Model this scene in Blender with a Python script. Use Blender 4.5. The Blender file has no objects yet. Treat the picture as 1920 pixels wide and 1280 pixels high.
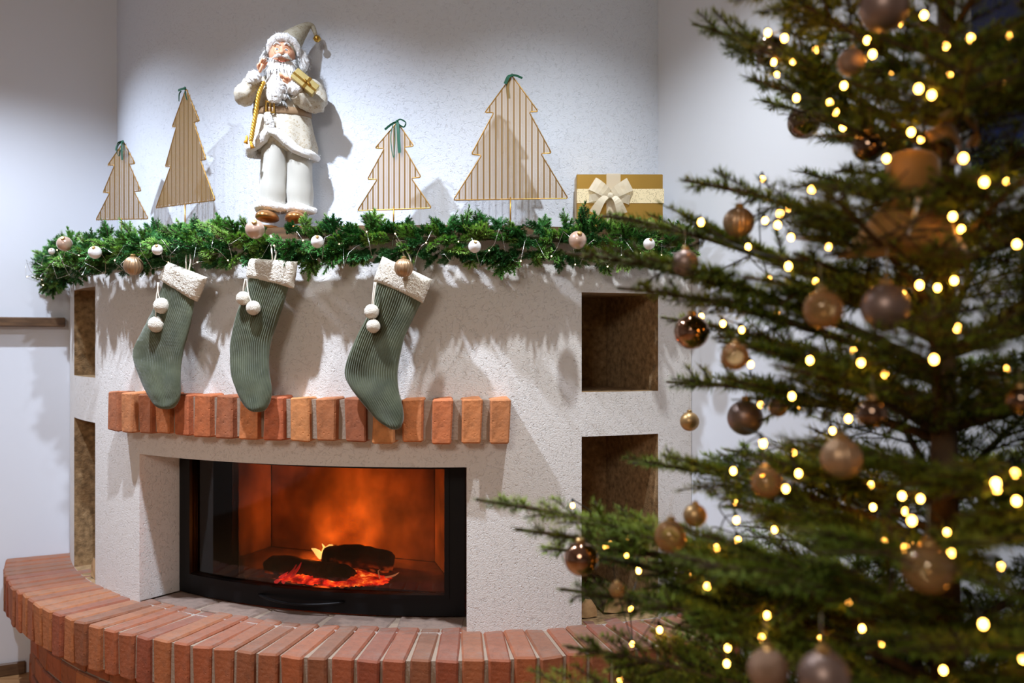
import bpy, math, random
import numpy as np
from mathutils import Vector, Matrix, noise as mnoise

random.seed(7)
RNG = np.random.default_rng(7)
scene = bpy.context.scene
COL = scene.collection

# ------------------------------------------------------------------ camera, light, exposure
F = 1650.0                      # focal length in pixels of the 1920 x 1280 frame
CAMZ = 1.21
cam_d = bpy.data.cameras.new('camera'); cam = bpy.data.objects.new('camera', cam_d); COL.objects.link(cam)
cam.location = (0, 0, CAMZ); cam.rotation_euler = (math.pi/2, 0, 0)
cam_d.sensor_width = 36.0; cam_d.lens = F/1920*36.0; cam_d.clip_start = 0.02
cam_d.dof.use_dof = True; cam_d.dof.focus_distance = 2.42; cam_d.dof.aperture_fstop = 2.35
scene.camera = cam
vs = scene.view_settings
vs.view_transform = 'Standard'; vs.look = 'None'; vs.gamma = 1.0; vs.exposure = 0.0; vs.use_curve_mapping = False

world = bpy.data.worlds.new('world'); scene.world = world; world.use_nodes = True
world.node_tree.nodes['Background'].inputs[0].default_value = (1.0, 0.86, 0.74, 1)
world.node_tree.nodes['Background'].inputs[1].default_value = 0.05

CX, CY = -0.22, 3.98            # room corner = centre of the quarter-round fireplace
PHL, PHR = math.radians(-64.0), math.radians(28.0)
def P(phi, R, z=0.0):
    return Vector((CX+R*math.sin(phi), CY-R*math.cos(phi), z))

def spot(name, loc, target, power, size, blend, col, rad=0.02):
    d = bpy.data.lights.new(name, 'SPOT'); d.energy = power; d.spot_size = math.radians(size); d.spot_blend = blend
    d.color = col; d.shadow_soft_size = rad
    o = bpy.data.objects.new(name, d); COL.objects.link(o); o.location = loc
    o.rotation_euler = (Vector(target)-Vector(loc)).to_track_quat('-Z', 'Y').to_euler()
    return o
COOL = (0.76, 0.85, 1.0)
spot('ceiling_spot_left', P(math.radians(-46), 2.21, 2.50), P(math.radians(-45), 1.90, 0.6), 132, 119, 1.0, COOL)
spot('ceiling_spot_middle', P(math.radians(-16), 2.23, 2.50), P(math.radians(-15), 1.90, 0.6), 180, 115, 1.0, COOL)
spot('ceiling_spot_right', P(math.radians(11.5), 2.17, 2.50), P(math.radians(12.5), 1.95, 0.6), 85, 116, 1.0, (0.86, 0.92, 0.98))
def area(name, loc, target, power, size, col):
    d = bpy.data.lights.new(name, 'AREA'); d.energy = power; d.size = size; d.color = col
    o = bpy.data.objects.new(name, d); COL.objects.link(o); o.location = loc
    o.rotation_euler = (Vector(target)-Vector(loc)).to_track_quat('-Z', 'Y').to_euler()
area('room_fill', (-0.9, -1.6, 2.5), (-0.8, -0.4, 0.0), 44, 0.9, (1.0, 0.925, 0.85))  # added soft fill behind the camera, stands in for unseen room lighting

# ------------------------------------------------------------------ pixel helpers (true depth given)
def px(x, y, Y):
    return Vector(((x-960)*Y/F, Y, CAMZ-(y-640)*Y/F))
def ray_arc(x, R):
    a = (x-960)/F
    # |(a*Y-CX, Y-CY)| = R, nearer root
    A = a*a+1; B = -2*(a*CX+CY); C = CX*CX+CY*CY-R*R
    D = max(B*B-4*A*C, 0.0)
    Y = (-B-math.sqrt(D))/(2*A)
    return Y, math.atan2(a*Y-CX, CY-Y)
def plane_pt(x, y, org, nrm):
    d = Vector(((x-960)/F, 1.0, -(y-640)/F)); o = Vector((0, 0, CAMZ))
    t = (org-o).dot(nrm)/d.dot(nrm)
    return o+d*t

# ------------------------------------------------------------------ materials
def lin(c):
    return tuple(((v/255)/12.92 if v/255 <= 0.04045 else ((v/255+0.055)/1.055)**2.4) for v in c)
MATS = {}
def mat(name, rgb, rough=0.6, metal=0.0, **kw):
    if name in MATS: return MATS[name]
    m = bpy.data.materials.new(name); m.use_nodes = True; MATS[name] = m
    nt = m.node_tree; b = nt.nodes['Principled BSDF']
    b.inputs['Base Color'].default_value = (*lin(rgb), 1); b.inputs['Roughness'].default_value = rough
    b.inputs['Metallic'].default_value = metal
    for k, v in kw.items():
        b.inputs[k.replace('_', ' ')].default_value = v
    return m
def N(m, typ, **inp):
    n = m.node_tree.nodes.new(typ)
    for k, v in inp.items():
        n.inputs[k.replace('_', ' ')].default_value = v
    return n
def L(m, a, b): m.node_tree.links.new(a, b)
def bsdf(m): return m.node_tree.nodes['Principled BSDF']
def coords(m, kind='Object', scale=(1, 1, 1), rot=(0, 0, 0)):
    tc = N(m, 'ShaderNodeTexCoord'); mp = N(m, 'ShaderNodeMapping')
    mp.inputs['Scale'].default_value = scale; mp.inputs['Rotation'].default_value = rot
    L(m, tc.outputs[kind], mp.inputs['Vector']); return mp.outputs[0]
def ramp(m, fac, stops):
    r = N(m, 'ShaderNodeValToRGB'); e = r.color_ramp.elements
    while len(e) < len(stops): e.new(0.5)
    for el, (p, c) in zip(e, stops):
        el.position = p; el.color = (*lin(c), 1) if len(c) == 3 else c
    L(m, fac, r.inputs[0]); return r.outputs[0]
def vary(m, stops, scale=20, detail=4, coord='Object', to='Base Color', cscale=(1, 1, 1), rough=0.5):
    n = N(m, 'ShaderNodeTexNoise', Scale=scale, Detail=detail, Roughness=rough); L(m, coords(m, coord, cscale), n.inputs['Vector'])
    L(m, ramp(m, n.outputs[0], stops), bsdf(m).inputs[to]); return n
def bump(m, scale, strength, dist=0.002, detail=3, coord='Object', cscale=(1, 1, 1), stops=None):
    n = N(m, 'ShaderNodeTexNoise', Scale=scale, Detail=detail); L(m, coords(m, coord, cscale), n.inputs['Vector'])
    h = n.outputs[0]
    if stops: h = ramp(m, h, stops)
    bp = N(m, 'ShaderNodeBump', Strength=strength, Distance=dist); L(m, h, bp.inputs['Height']); L(m, bp.outputs[0], bsdf(m).inputs['Normal'])
    return bp
W0, W1 = (0, 0, 0, 1), (1, 1, 1, 1)

m_paint = mat('white_wall_paint', (219, 223, 231), 0.85); bump(m_paint, 220, 0.10, 0.001)
def plaster(name, rgb, strength):
    m = mat(name, rgb, 0.9)
    # rubbed plaster: short curved grooves = thin contour lines of a noise field, plus fine grain
    v = coords(m, 'Object')
    n1 = N(m, 'ShaderNodeTexNoise', Scale=72, Detail=2, Distortion=0.4); L(m, v, n1.inputs['Vector'])
    g = ramp(m, n1.outputs[0], [(0.0, W1), (0.46, W1), (0.49, W0), (0.515, W1)])
    n3 = N(m, 'ShaderNodeTexNoise', Scale=95, Detail=1); L(m, v, n3.inputs['Vector'])
    gate = ramp(m, n3.outputs[0], [(0.42, W0), (0.6, W1)])
    n2 = N(m, 'ShaderNodeTexNoise', Scale=260, Detail=3); L(m, v, n2.inputs['Vector'])
    mx = N(m, 'ShaderNodeMix'); mx.data_type = 'FLOAT'
    L(m, gate, mx.inputs[0]); mx.inputs[2].default_value = 1.0; L(m, g, mx.inputs[3])
    ad = N(m, 'ShaderNodeMath'); ad.operation = 'MULTIPLY_ADD'; L(m, n2.outputs[0], ad.inputs[0]); ad.inputs[1].default_value = 0.55
    L(m, mx.outputs[0], ad.inputs[2])
    bp = N(m, 'ShaderNodeBump', Strength=strength, Distance=0.004); L(m, ad.outputs[0], bp.inputs['Height']); L(m, bp.outputs[0], bsdf(m).inputs['Normal'])
    return m
m_plaster = plaster('rubbed_plaster', (228, 224, 220), 0.6)
m_chim = plaster('chimney_plaster', (216, 222, 232), 0.5)
m_niche = mat('brown_niche_render', (128, 98, 72), 0.95); vary(m_niche, [(0.3, (116, 92, 62)), (0.6, (166, 134, 94)), (0.8, (188, 158, 118))], 60, 6); bump(m_niche, 240, 0.7, 0.003)
m_floor = mat('oak_floor', (176, 132, 88), 0.45); vary(m_floor, [(0.3, (150, 106, 66)), (0.7, (190, 148, 102))], 6, 5, cscale=(1, 9, 1))
m_wood = mat('dark_stained_wood', (92, 66, 44), 0.5); vary(m_wood, [(0.3, (72, 50, 32)), (0.7, (112, 82, 54))], 14, 5, cscale=(1, 1, 6)); bump(m_wood, 60, 0.15)
def brick_mat(name, tones, dust):
    m = mat(name, (170, 90, 60), 0.9)
    oi = N(m, 'ShaderNodeObjectInfo')
    base = ramp(m, oi.outputs['Random'], tones)
    v = coords(m, 'Object')
    n = N(m, 'ShaderNodeTexNoise', Scale=38, Detail=6, Roughness=0.65); L(m, v, n.inputs['Vector'])
    f = ramp(m, n.outputs[0], [(0.28, (0.55, 0.55, 0.55, 1)), (0.5, (1, 1, 1, 1)), (0.75, (1.2, 1.15, 1.1, 1))])
    mul = N(m, 'ShaderNodeMix'); mul.data_type = 'RGBA'; mul.blend_type = 'MULTIPLY'; mul.inputs[0].default_value = 0.8
    L(m, base, mul.inputs[6]); L(m, f, mul.inputs[7])
    n2 = N(m, 'ShaderNodeTexNoise', Scale=15, Detail=8, Roughness=0.75); L(m, v, n2.inputs['Vector'])
    dm = ramp(m, n2.outputs[0], [(0.50, W0), (0.78, W1)])
    ge = N(m, 'ShaderNodeNewGeometry'); sp = N(m, 'ShaderNodeSeparateXYZ'); L(m, ge.outputs['Normal'], sp.inputs[0])   # ash and dust lie on the upper faces
    mr = N(m, 'ShaderNodeMapRange'); L(m, sp.outputs['Z'], mr.inputs[0]); mr.inputs[1].default_value = 0.5; mr.inputs[2].default_value = 0.95; mr.inputs[3].default_value = 0.12; mr.inputs[4].default_value = dust
    d2 = N(m, 'ShaderNodeMath'); d2.operation = 'MULTIPLY_ADD'; L(m, dm, d2.inputs[0]); d2.inputs[1].default_value = 0.6; d2.inputs[2].default_value = 0.4
    k = N(m, 'ShaderNodeMath'); k.operation = 'MULTIPLY'; L(m, d2.outputs[0], k.inputs[0]); L(m, mr.outputs[0], k.inputs[1])
    mix = N(m, 'ShaderNodeMix'); mix.data_type = 'RGBA'; L(m, k.outputs[0], mix.inputs[0]); L(m, mul.outputs[2], mix.inputs[6])
    mix.inputs[7].default_value = (*lin((136, 119, 108)), 1)
    L(m, mix.outputs[2], bsdf(m).inputs['Base Color'])
    n3 = N(m, 'ShaderNodeTexNoise', Scale=90, Detail=5); L(m, v, n3.inputs['Vector'])
    vo = N(m, 'ShaderNodeTexVoronoi', Scale=70); L(m, v, vo.inputs['Vector'])
    pit = ramp(m, vo.outputs['Distance'], [(0.08, W0), (0.2, W1)])
    a = N(m, 'ShaderNodeMath'); a.operation = 'MULTIPLY_ADD'; L(m, pit, a.inputs[0]); a.inputs[1].default_value = 0.5; L(m, n3.outputs[0], a.inputs[2])
    bp = N(m, 'ShaderNodeBump', Strength=0.55, Distance=0.003); L(m, a.outputs[0], bp.inputs['Height']); L(m, bp.outputs[0], bsdf(m).inputs['Normal'])
    return m
m_brick = brick_mat('lintel_brick', [(0.0, (160, 92, 60)), (0.25, (206, 124, 70)), (0.5, (188, 98, 58)), (0.75, (212, 140, 82)), (1.0, (152, 84, 58))], 0.25)
m_hbrick = brick_mat('hearth_brick', [(0.0, (132, 76, 44)), (0.3, (168, 90, 48)), (0.6, (142, 68, 42)), (1.0, (178, 108, 60))], 0.95)
m_gbrick = brick_mat('ash_dusted_brick', [(0.0, (128, 108, 98)), (1.0, (150, 126, 112))], 0.6)
m_mortar = mat('mortar', (158, 138, 120), 0.95); bump(m_mortar, 120, 0.5, 0.003)
m_black = mat('black_steel', (22, 22, 24), 0.45, 0.6)
m_cham = mat('fireclay_panel', (168, 120, 84), 0.9); vary(m_cham, [(0.35, (112, 78, 54)), (0.65, (176, 128, 92))], 9, 5); bump(m_cham, 30, 0.3, 0.004)
m_skirt = mat('grey_skirting', (172, 170, 166), 0.5)

# ------------------------------------------------------------------ mesh builder
class MB:
    def __init__(s): s.v = []; s.f = []; s.mi = []; s.cur = 0
    def add(s, vs_, fs_):
        o = len(s.v); s.v.extend(tuple(p) for p in vs_)
        for f in fs_: s.f.append(tuple(i+o for i in f)); s.mi.append(s.cur)
    def box(s, c, sx, sy, sz, M=None, ch=0.0):
        vs_, fs_ = cham_box(sx, sy, sz, ch)
        c = Vector(c)
        s.add([(M @ Vector(p) if M else Vector(p))+c for p in vs_], fs_)
    def tube(s, pts, rad, seg=8, cap=True, ry=None):
        pts = [Vector(p) for p in pts]; n = len(pts)
        if not hasattr(rad, '__len__'): rad = [rad]*n
        o = len(s.v); ref = None
        for i, p in enumerate(pts):
            t = (pts[min(i+1, n-1)]-pts[max(i-1, 0)])
            t = t.normalized() if t.length > 1e-9 else Vector((0, 0, 1))
            if ref is None:
                ref = Vector((0, 0, 1)) if abs(t.z) < 0.9 else Vector((0, 1, 0))
            a = (ref-t*ref.dot(t)); a = a.normalized() if a.length > 1e-6 else t.orthogonal().normalized()
            b = t.cross(a); ref = a
            k = ry if ry else 1.0
            for j in range(seg):
                an = 2*math.pi*j/seg
                s.v.append(tuple(p+a*math.cos(an)*rad[i]+b*math.sin(an)*rad[i]*k))
        for i in range(n-1):
            for j in range(seg):
                q = o+i*seg; r = (j+1) % seg
                s.f.append((q+j, q+r, q+seg+r, q+seg+j)); s.mi.append(s.cur)
        if cap:
            s.f.append(tuple(o+j for j in range(seg))[::-1]); s.mi.append(s.cur)
            s.f.append(tuple(o+(n-1)*seg+j for j in range(seg))); s.mi.append(s.cur)
    def loft(s, rings, cap=True):
        o = len(s.v); n = len(rings[0])
        for r in rings: s.v.extend(tuple(p) for p in r)
        for i in range(len(rings)-1):
            for j in range(n):
                q = o+i*n; r = (j+1) % n
                s.f.append((q+j, q+r, q+n+r, q+n+j)); s.mi.append(s.cur)
        if cap:
            s.f.append(tuple(o+j for j in range(n))[::-1]); s.mi.append(s.cur)
            s.f.append(tuple(o+(len(rings)-1)*n+j for j in range(n))); s.mi.append(s.cur)
    def sphere(s, c, rx, ry=None, rz=None, seg=20, rings=12, fn=None):
        ry = ry or rx; rz = rz or rx; c = Vector(c); o = len(s.v)
        vs_ = []
        for i in range(1, rings):
            th = math.pi*i/rings
            for j in range(seg):
                ph = 2*math.pi*j/seg
                d = Vector((math.sin(th)*math.cos(ph), math.sin(th)*math.sin(ph), math.cos(th)))
                p = Vector((d.x*rx, d.y*ry, d.z*rz))
                if fn: p = fn(d, p)
                vs_.append(c+p)
        top = Vector((0, 0, rz)); bot = Vector((0, 0, -rz))
        if fn: top = fn(Vector((0, 0, 1)), top); bot = fn(Vector((0, 0, -1)), bot)
        vs_ += [c+top, c+bot]; fs_ = []
        for i in range(rings-2):
            for j in range(seg):
                r = (j+1) % seg
                fs_.append((i*seg+j, (i+1)*seg+j, (i+1)*seg+r, i*seg+r))
        T = len(vs_)-2
        for j in range(seg):
            r = (j+1) % seg
            fs_.append((T, j, r)); fs_.append((T+1, (rings-2)*seg+r, (rings-2)*seg+j))
        s.add(vs_, fs_)
    def ribbon(s, pts, side, w, th=0.0006):
        # flat band of width w along pts, side = width direction(s), with thickness
        pts = [Vector(p) for p in pts]; n = len(pts); o = len(s.v)
        for i, p in enumerate(pts):
            t = (pts[min(i+1, n-1)]-pts[max(i-1, 0)]).normalized()
            sd = Vector(side[i] if isinstance(side, list) else side); sd = (sd-t*sd.dot(t)).normalized(); nn = t.cross(sd)
            ww = w[i] if hasattr(w, '__len__') else w
            for a, b in ((-1, -1), (1, -1), (1, 1), (-1, 1)): s.v.append(tuple(p+sd*a*ww/2+nn*b*th/2))
        for i in range(n-1):
            for j in range(4):
                q = o+i*4; r = (j+1) % 4
                s.f.append((q+j, q+r, q+4+r, q+4+j)); s.mi.append(s.cur)
        s.f.append((o+3, o+2, o+1, o)); s.mi.append(s.cur)
        q = o+(n-1)*4; s.f.append((q, q+1, q+2, q+3)); s.mi.append(s.cur)
    def mesh(s, name, mats, smooth=False):
        me = bpy.data.meshes.new(name); me.from_pydata(s.v, [], s.f)
        for m in (mats if isinstance(mats, (list, tuple)) else [mats]): me.materials.append(m)
        if len(me.materials) > 1: me.polygons.foreach_set('material_index', s.mi)
        if smooth: me.polygons.foreach_set('use_smooth', [True]*len(me.polygons))
        me.update(); return me
    def build(s, name, mats, parent=None, smooth=False, loc=None, rot=None):
        return link(name, s.mesh(name, mats, smooth), parent, loc, rot)
def cham_box(sx, sy, sz, c):
    hx, hy, hz = sx/2, sy/2, sz/2
    if c <= 0:
        v = [(-hx, -hy, -hz), (hx, -hy, -hz), (hx, hy, -hz), (-hx, hy, -hz), (-hx, -hy, hz), (hx, -hy, hz), (hx, hy, hz), (-hx, hy, hz)]
        return v, [(0, 3, 2, 1), (4, 5, 6, 7), (0, 1, 5, 4), (1, 2, 6, 5), (2, 3, 7, 6), (3, 0, 4, 7)]
    v = []; idx = {}
    for ax in range(3):
        for a in (-1, 1):
            for b in (-1, 1):
                for d in (-1, 1):
                    sg = [0, 0, 0]; sg[ax] = a; o = [i for i in range(3) if i != ax]; sg[o[0]] = b; sg[o[1]] = d
                    h = [hx, hy, hz]; p = [sg[i]*(h[i] if i == ax else h[i]-c) for i in range(3)]
                    idx[(ax, tuple(sg))] = len(v); v.append(tuple(p))
    f = []
    for ax in range(3):
        o = [i for i in range(3) if i != ax]
        for a in (-1, 1):
            q = []
            for b, d in ((-1, -1), (1, -1), (1, 1), (-1, 1)):
                sg = [0, 0, 0]; sg[ax] = a; sg[o[0]] = b; sg[o[1]] = d; q.append(idx[(ax, tuple(sg))])
            f.append(q)
    for ax in range(3):           # edges parallel to ax
        o = [i for i in range(3) if i != ax]
        for a in (-1, 1):
            for b in (-1, 1):
                q = []
                for e, k in ((o[0], -1), (o[0], 1), (o[1], 1), (o[1], -1)):
                    sg = [0, 0, 0]; sg[o[0]] = a; sg[o[1]] = b; sg[ax] = k; q.append(idx[(e, tuple(sg))])
                f.append(q)
    for a in (-1, 1):
        for b in (-1, 1):
            for d in (-1, 1):
                f.append([idx[(ax, (a, b, d))] for ax in range(3)])
    out = []
    for q in f:                   # outward orientation
        pts = [Vector(v[i]) for i in q]; c0 = sum(pts, Vector())/len(pts)
        nrm = (pts[1]-pts[0]).cross(pts[2]-pts[0])
        out.append(tuple(q) if nrm.dot(c0) > 0 else tuple(reversed(q)))
    return v, out
def link(name, me, parent=None, loc=None, rot=None):
    o = bpy.data.objects.new(name, me); COL.objects.link(o)
    if parent: o.parent = parent
    if loc is not None: o.location = loc
    if rot is not None: o.rotation_euler = rot
    return o
def np_mesh(name, V, T, mats, mi=None, smooth=False):
    me = bpy.data.meshes.new(name); V = np.asarray(V, np.float32); T = np.asarray(T, np.int32)
    me.vertices.add(len(V)); me.vertices.foreach_set('co', V.ravel())
    me.loops.add(T.size); me.loops.foreach_set('vertex_index', T.ravel())
    me.polygons.add(len(T)); me.polygons.foreach_set('loop_start', np.arange(0, T.size, T.shape[1], dtype=np.int32))
    for m in (mats if isinstance(mats, (list, tuple)) else [mats]): me.materials.append(m)
    if mi is not None: me.polygons.foreach_set('material_index', np.asarray(mi, np.int32))
    if smooth: me.polygons.foreach_set('use_smooth', np.ones(len(T), bool))
    me.update(calc_edges=True); return me
def empty(name, loc=(0, 0, 0), rz=0.0):
    o = bpy.data.objects.new(name, None); COL.objects.link(o); o.location = loc; o.rotation_euler = (0, 0, rz); o.empty_display_size = 0.05; return o
def tag(o, label=None, cat=None, group=None, kind=None):
    if label: o['label'] = label
    if cat: o['category'] = cat
    if group: o['group'] = group
    if kind: o['kind'] = kind
    return o
def rotz(a): return Matrix.Rotation(a, 3, 'Z')

# ------------------------------------------------------------------ room shell
CEIL = 2.72
mb = MB(); mb.box((-0.5, 0.4, -0.05), 8.2, 8.4, 0.1); tag(mb.build('floor', m_floor), 'light oak plank floor', 'floor', kind='structure')
mb = MB(); mb.box((-0.5, 0.4, CEIL+0.05), 8.2, 8.4, 0.1); tag(mb.build('ceiling', m_paint), 'white ceiling', 'ceiling', kind='structure')
def wall_slab(name, a, b, z0, z1, th, m, label, side):
    a = Vector(a); b = Vector(b); d = (b-a).normalized(); n = Vector((-d.y, d.x))*side*th
    c = [(a.x, a.y), (b.x, b.y), (b.x+n.x, b.y+n.y), (a.x+n.x, a.y+n.y)]
    mb = MB(); mb.add([(x, y, z0) for x, y in c]+[(x, y, z1) for x, y in c], [(3, 2, 1, 0), (4, 5, 6, 7), (0, 1, 5, 4), (1, 2, 6, 5), (2, 3, 7, 6), (3, 0, 4, 7)])
    return tag(mb.build(name, m), label, 'wall', kind='structure')
pl = P(PHL, 4.0); pr = P(PHR, 5.6); c2 = (CX, CY)
wall_slab('wall_left', (CX, CY), (pl.x, pl.y), 0, CEIL, 0.12, m_paint, 'smooth white wall left of the fireplace', -1)
wall_slab('wall_right', (CX, CY), (pr.x, pr.y), 0, CEIL, 0.12, m_paint, 'smooth white wall behind the fir tree', 1)
wall_slab('wall_back', (-4.4, -3.6), (3.4, -3.6), 0, CEIL, 0.1, m_paint, 'white wall behind the viewer', -1)
wall_slab('wall_far_left', (-4.4, -3.6), (-4.4, 3.2), 0, CEIL, 0.1, m_paint, 'white wall at the far left of the room', 1)

dl = P(PHL, 1)-P(PHL, 0); nl = Vector((-dl.y, dl.x, 0)); nl = nl if nl.dot(Vector((0, -1, 0))) > 0 else -nl
dr = P(PHR, 1)-P(PHR, 0); nr = Vector((dr.y, -dr.x, 0)); nr = nr if nr.dot(Vector((-1, 0, 0))) > 0 else -nr
def wall_bar(name, d, n, t0, t1, z0, z1, th, m, ch=0.003):
    a = P(PHL if d is dl else PHR, (t0+t1)/2, (z0+z1)/2)+n*(th/2+0.0005)
    M = Matrix((d, n, Vector((0, 0, 1)))).transposed()
    mb = MB(); mb.box(a, t1-t0, th, z1-z0, M, ch); return mb.build(name, m)
tag(wall_bar('trim_1', dl, nl, 1.605, 2.9, 1.264, 1.298, 0.040, m_wood), 'dark wooden ledge running along the left wall to the fireplace', 'ledge', kind='structure')
tag(wall_bar('baseboard_left', dl, nl, 1.735, 2.9, 0.0, 0.045, 0.014, m_wood), 'brown wooden baseboard at the foot of the left wall', 'baseboard', kind='structure')
tag(wall_bar('trim_2', dr, nr, 1.605, 1.80, 0.424, 0.445, 0.012, m_skirt), 'grey skirting strip on the hearth against the right wall', 'trim', kind='structure')

# dark evening window behind the tree, on the right wall
m_night = mat('night_window_glass', (30, 42, 78), 0.08); m_wframe = mat('window_frame_grey', (120, 118, 118), 0.5)
wn = tag(wall_bar('window_1', dr, nr, 2.455, 3.30, 1.535, 2.05, 0.015, m_wframe), 'dark evening window in the right wall behind the tree', 'window', kind='structure')
for i, (a, b) in enumerate(((2.48, 2.86), (2.89, 3.27))):
    o = wall_bar('window_pane', dr, nr, a, b, 1.56, 2.025, 0.019, m_night); o.parent = wn

# chimney breast
def arc_grid(mb, phs, R, zs, keep=lambda p, z: True, flip=False):
    o = len(mb.v); n = len(phs)
    for z in zs:
        for p in phs: mb.v.append(tuple(P(p, R, z)))
    for i in range(len(zs)-1):
        for j in range(n-1):
            if keep((phs[j]+phs[j+1])/2, (zs[i]+zs[i+1])/2):
                q = (o+i*n+j, o+i*n+j+1, o+(i+1)*n+j+1, o+(i+1)*n+j)
                mb.f.append(q[::-1] if flip else q); mb.mi.append(mb.cur)
def arange(a, b, step):
    n = max(1, int(math.ceil(abs(b-a)/step))); return [a+(b-a)*i/n for i in range(n+1)]
DEG = math.pi/180
def sector(mb, p0, p1, R0, R1, z0, z1, step=1.0*DEG):
    phs = arange(p0, p1, step); n = len(phs); o = len(mb.v)
    for p in phs:
        for R, z in ((R1, z0), (R1, z1), (R0, z1), (R0, z0)): mb.v.append(tuple(P(p, R, z)))
    for j in range(n-1):
        for k in range(4):
            a = o+j*4+k; b = o+j*4+(k+1) % 4
            mb.f.append((a, a+4, b+4, b)); mb.mi.append(mb.cur)
    mb.f.append((o, o+1, o+2, o+3)); mb.mi.append(mb.cur)
    q = o+(n-1)*4; mb.f.append((q+3, q+2, q+1, q)); mb.mi.append(mb.cur)
MZ = 1.522
mb = MB(); arc_grid(mb, arange(PHL, PHR, DEG), 1.43, [1.40, 1.8, 2.2, CEIL])
tag(mb.build('wall_chimney', m_chim, smooth=True), 'rounded white plastered chimney breast above the mantel', 'wall', kind='structure')

# ------------------------------------------------------------------ fireplace
RB, HZ = 1.59, 0.42
fire = tag(empty('corner_fireplace', P(-18*DEG, 1.6, 0)), 'rounded white plaster corner fireplace with brick lintel and brick hearth', 'fireplace')
def setparent(o, p=None):
    p = p or fire
    o.parent = p; o.matrix_parent_inverse = p.matrix_basis.inverted(); return o
NLa = ray_arc(139, RB)[1]; NLb = ray_arc(178.5, RB)[1]; NRa = ray_arc(1090.5, RB)[1]; NRb = ray_arc(1234, RB)[1]
OPa, OPb, OPz = -35.1*DEG, 3.5*DEG, 0.868
def zof(y, x, R=RB):
    return CAMZ-(y-640)*ray_arc(x, R)[0]/F
zl = [zof(540, 158), zof(706, 158), zof(788, 158)]; zr = [zof(549, 1160), zof(734, 1160), zof(816, 1160)]
HOLES = [(NLa, NLb, zl[1], zl[0], 'n'), (NLa, NLb, HZ, zl[2], 'n'), (NRa, NRb, zr[1], zr[0], 'n'), (NRa, NRb, HZ, zr[2], 'n'), (OPa, OPb, HZ, OPz, 'o')]
brk = sorted({PHL+0.001, PHR-0.001, NLa, NLb, NRa, NRb, OPa, OPb})
phs = []
for a, b in zip(brk[:-1], brk[1:]): phs += arange(a, b, DEG)[:-1]
phs.append(brk[-1])
zs = sorted({HZ-0.02, HZ, 1.486, OPz, *zl, *zr})
def keep(p, z):
    return not any(a < p < b and c < z < d for a, b, c, d, _ in HOLES)
mb = MB(); arc_grid(mb, phs, RB, zs, keep)
def reveal(mb, a, b, z0, z1, Rin, bottom=True):
    ps = arange(a, b, DEG)
    for ph, s in ((a, 1), (b, -1)):
        q = [P(ph, RB, z0), P(ph, Rin, z0), P(ph, Rin, z1), P(ph, RB, z1)]
        mb.add(q if s > 0 else q[::-1], [(0, 1, 2, 3)])
    for z, s in ((z1, 1), (z0, -1)):
        if z == z0 and not bottom: continue
        vs_ = [P(p, RB, z) for p in ps]+[P(p, Rin, z) for p in ps]; n = len(ps)
        fs_ = [(j, j+1, n+j+1, n+j) for j in range(n-1)]
        mb.add(vs_, [f if s > 0 else f[::-1] for f in fs_])
reveal(mb, OPa, OPb, HZ, OPz, 1.44, bottom=False)
body = setparent(mb.build('plaster_body', m_plaster))
me = body.data; me.polygons.foreach_set('use_smooth', [len(p.vertices) == 4 and abs(p.normal.z) < 0.3 and True for p in me.polygons])
for i, (a, b, c, d, k) in enumerate(HOLES):
    if k != 'n': continue
    mb = MB(); reveal(mb, a, b, c, d, RB-0.30); arc_grid(mb, arange(a, b, DEG), RB-0.30, [c, d])
    setparent(mb.build('niche', m_niche))
# mantel shelf
mb = MB(); sector(mb, PHL+0.002, PHR-0.002, 1.425, 1.625, 1.487, MZ); setparent(mb.build('mantel_shelf', m_wood))

# bricks ------------------------------------------------------------
def brick_meshes(nm, sx, sy, sz, m, n=6, ch=0.004, jit=0.0022):
    out = []
    for i in range(n):
        v, f = cham_box(sx, sy, sz, ch)
        co = {}
        v2 = []
        for p in v:
            k = tuple(int(math.copysign(1, c)) for c in p)
            if k not in co: co[k] = Vector((random.uniform(-jit, jit), random.uniform(-jit, jit), random.uniform(-jit, jit)))
            v2.append(tuple(Vector(p)+co[k]))
        me = bpy.data.meshes.new(nm); me.from_pydata(v2, [], f); me.materials.append(m); me.update(); out.append(me)
    return out
def put_brick(me, pos, phi, parent, tilt=0.0):
    o = link('brick', random.choice(me), None, pos, (0, 0, phi+tilt)); o.parent = parent; o.matrix_parent_inverse = parent.matrix_basis.inverted(); return o
# lintel
La, Lb = ray_arc(205, 1.645)[1], ray_arc(958, 1.645)[1]
mb = MB(); sector(mb, La+0.006, Lb-0.006, 1.55, 1.628, 0.947, 1.053); lint = setparent(mb.build('lintel', m_mortar))
LB = brick_meshes('lintel_brick', 0.053, 0.085, 0.118, m_brick, jit=0.0035)
nb = 17
for i in range(nb):
    ph = La+(Lb-La)*(i+0.36)/(nb-0.28)
    put_brick(LB, P(ph, 1.607+random.uniform(-0.004, 0.004), 1.0+random.uniform(-0.003, 0.003)), ph, lint, random.uniform(-0.05, 0.05))
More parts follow.
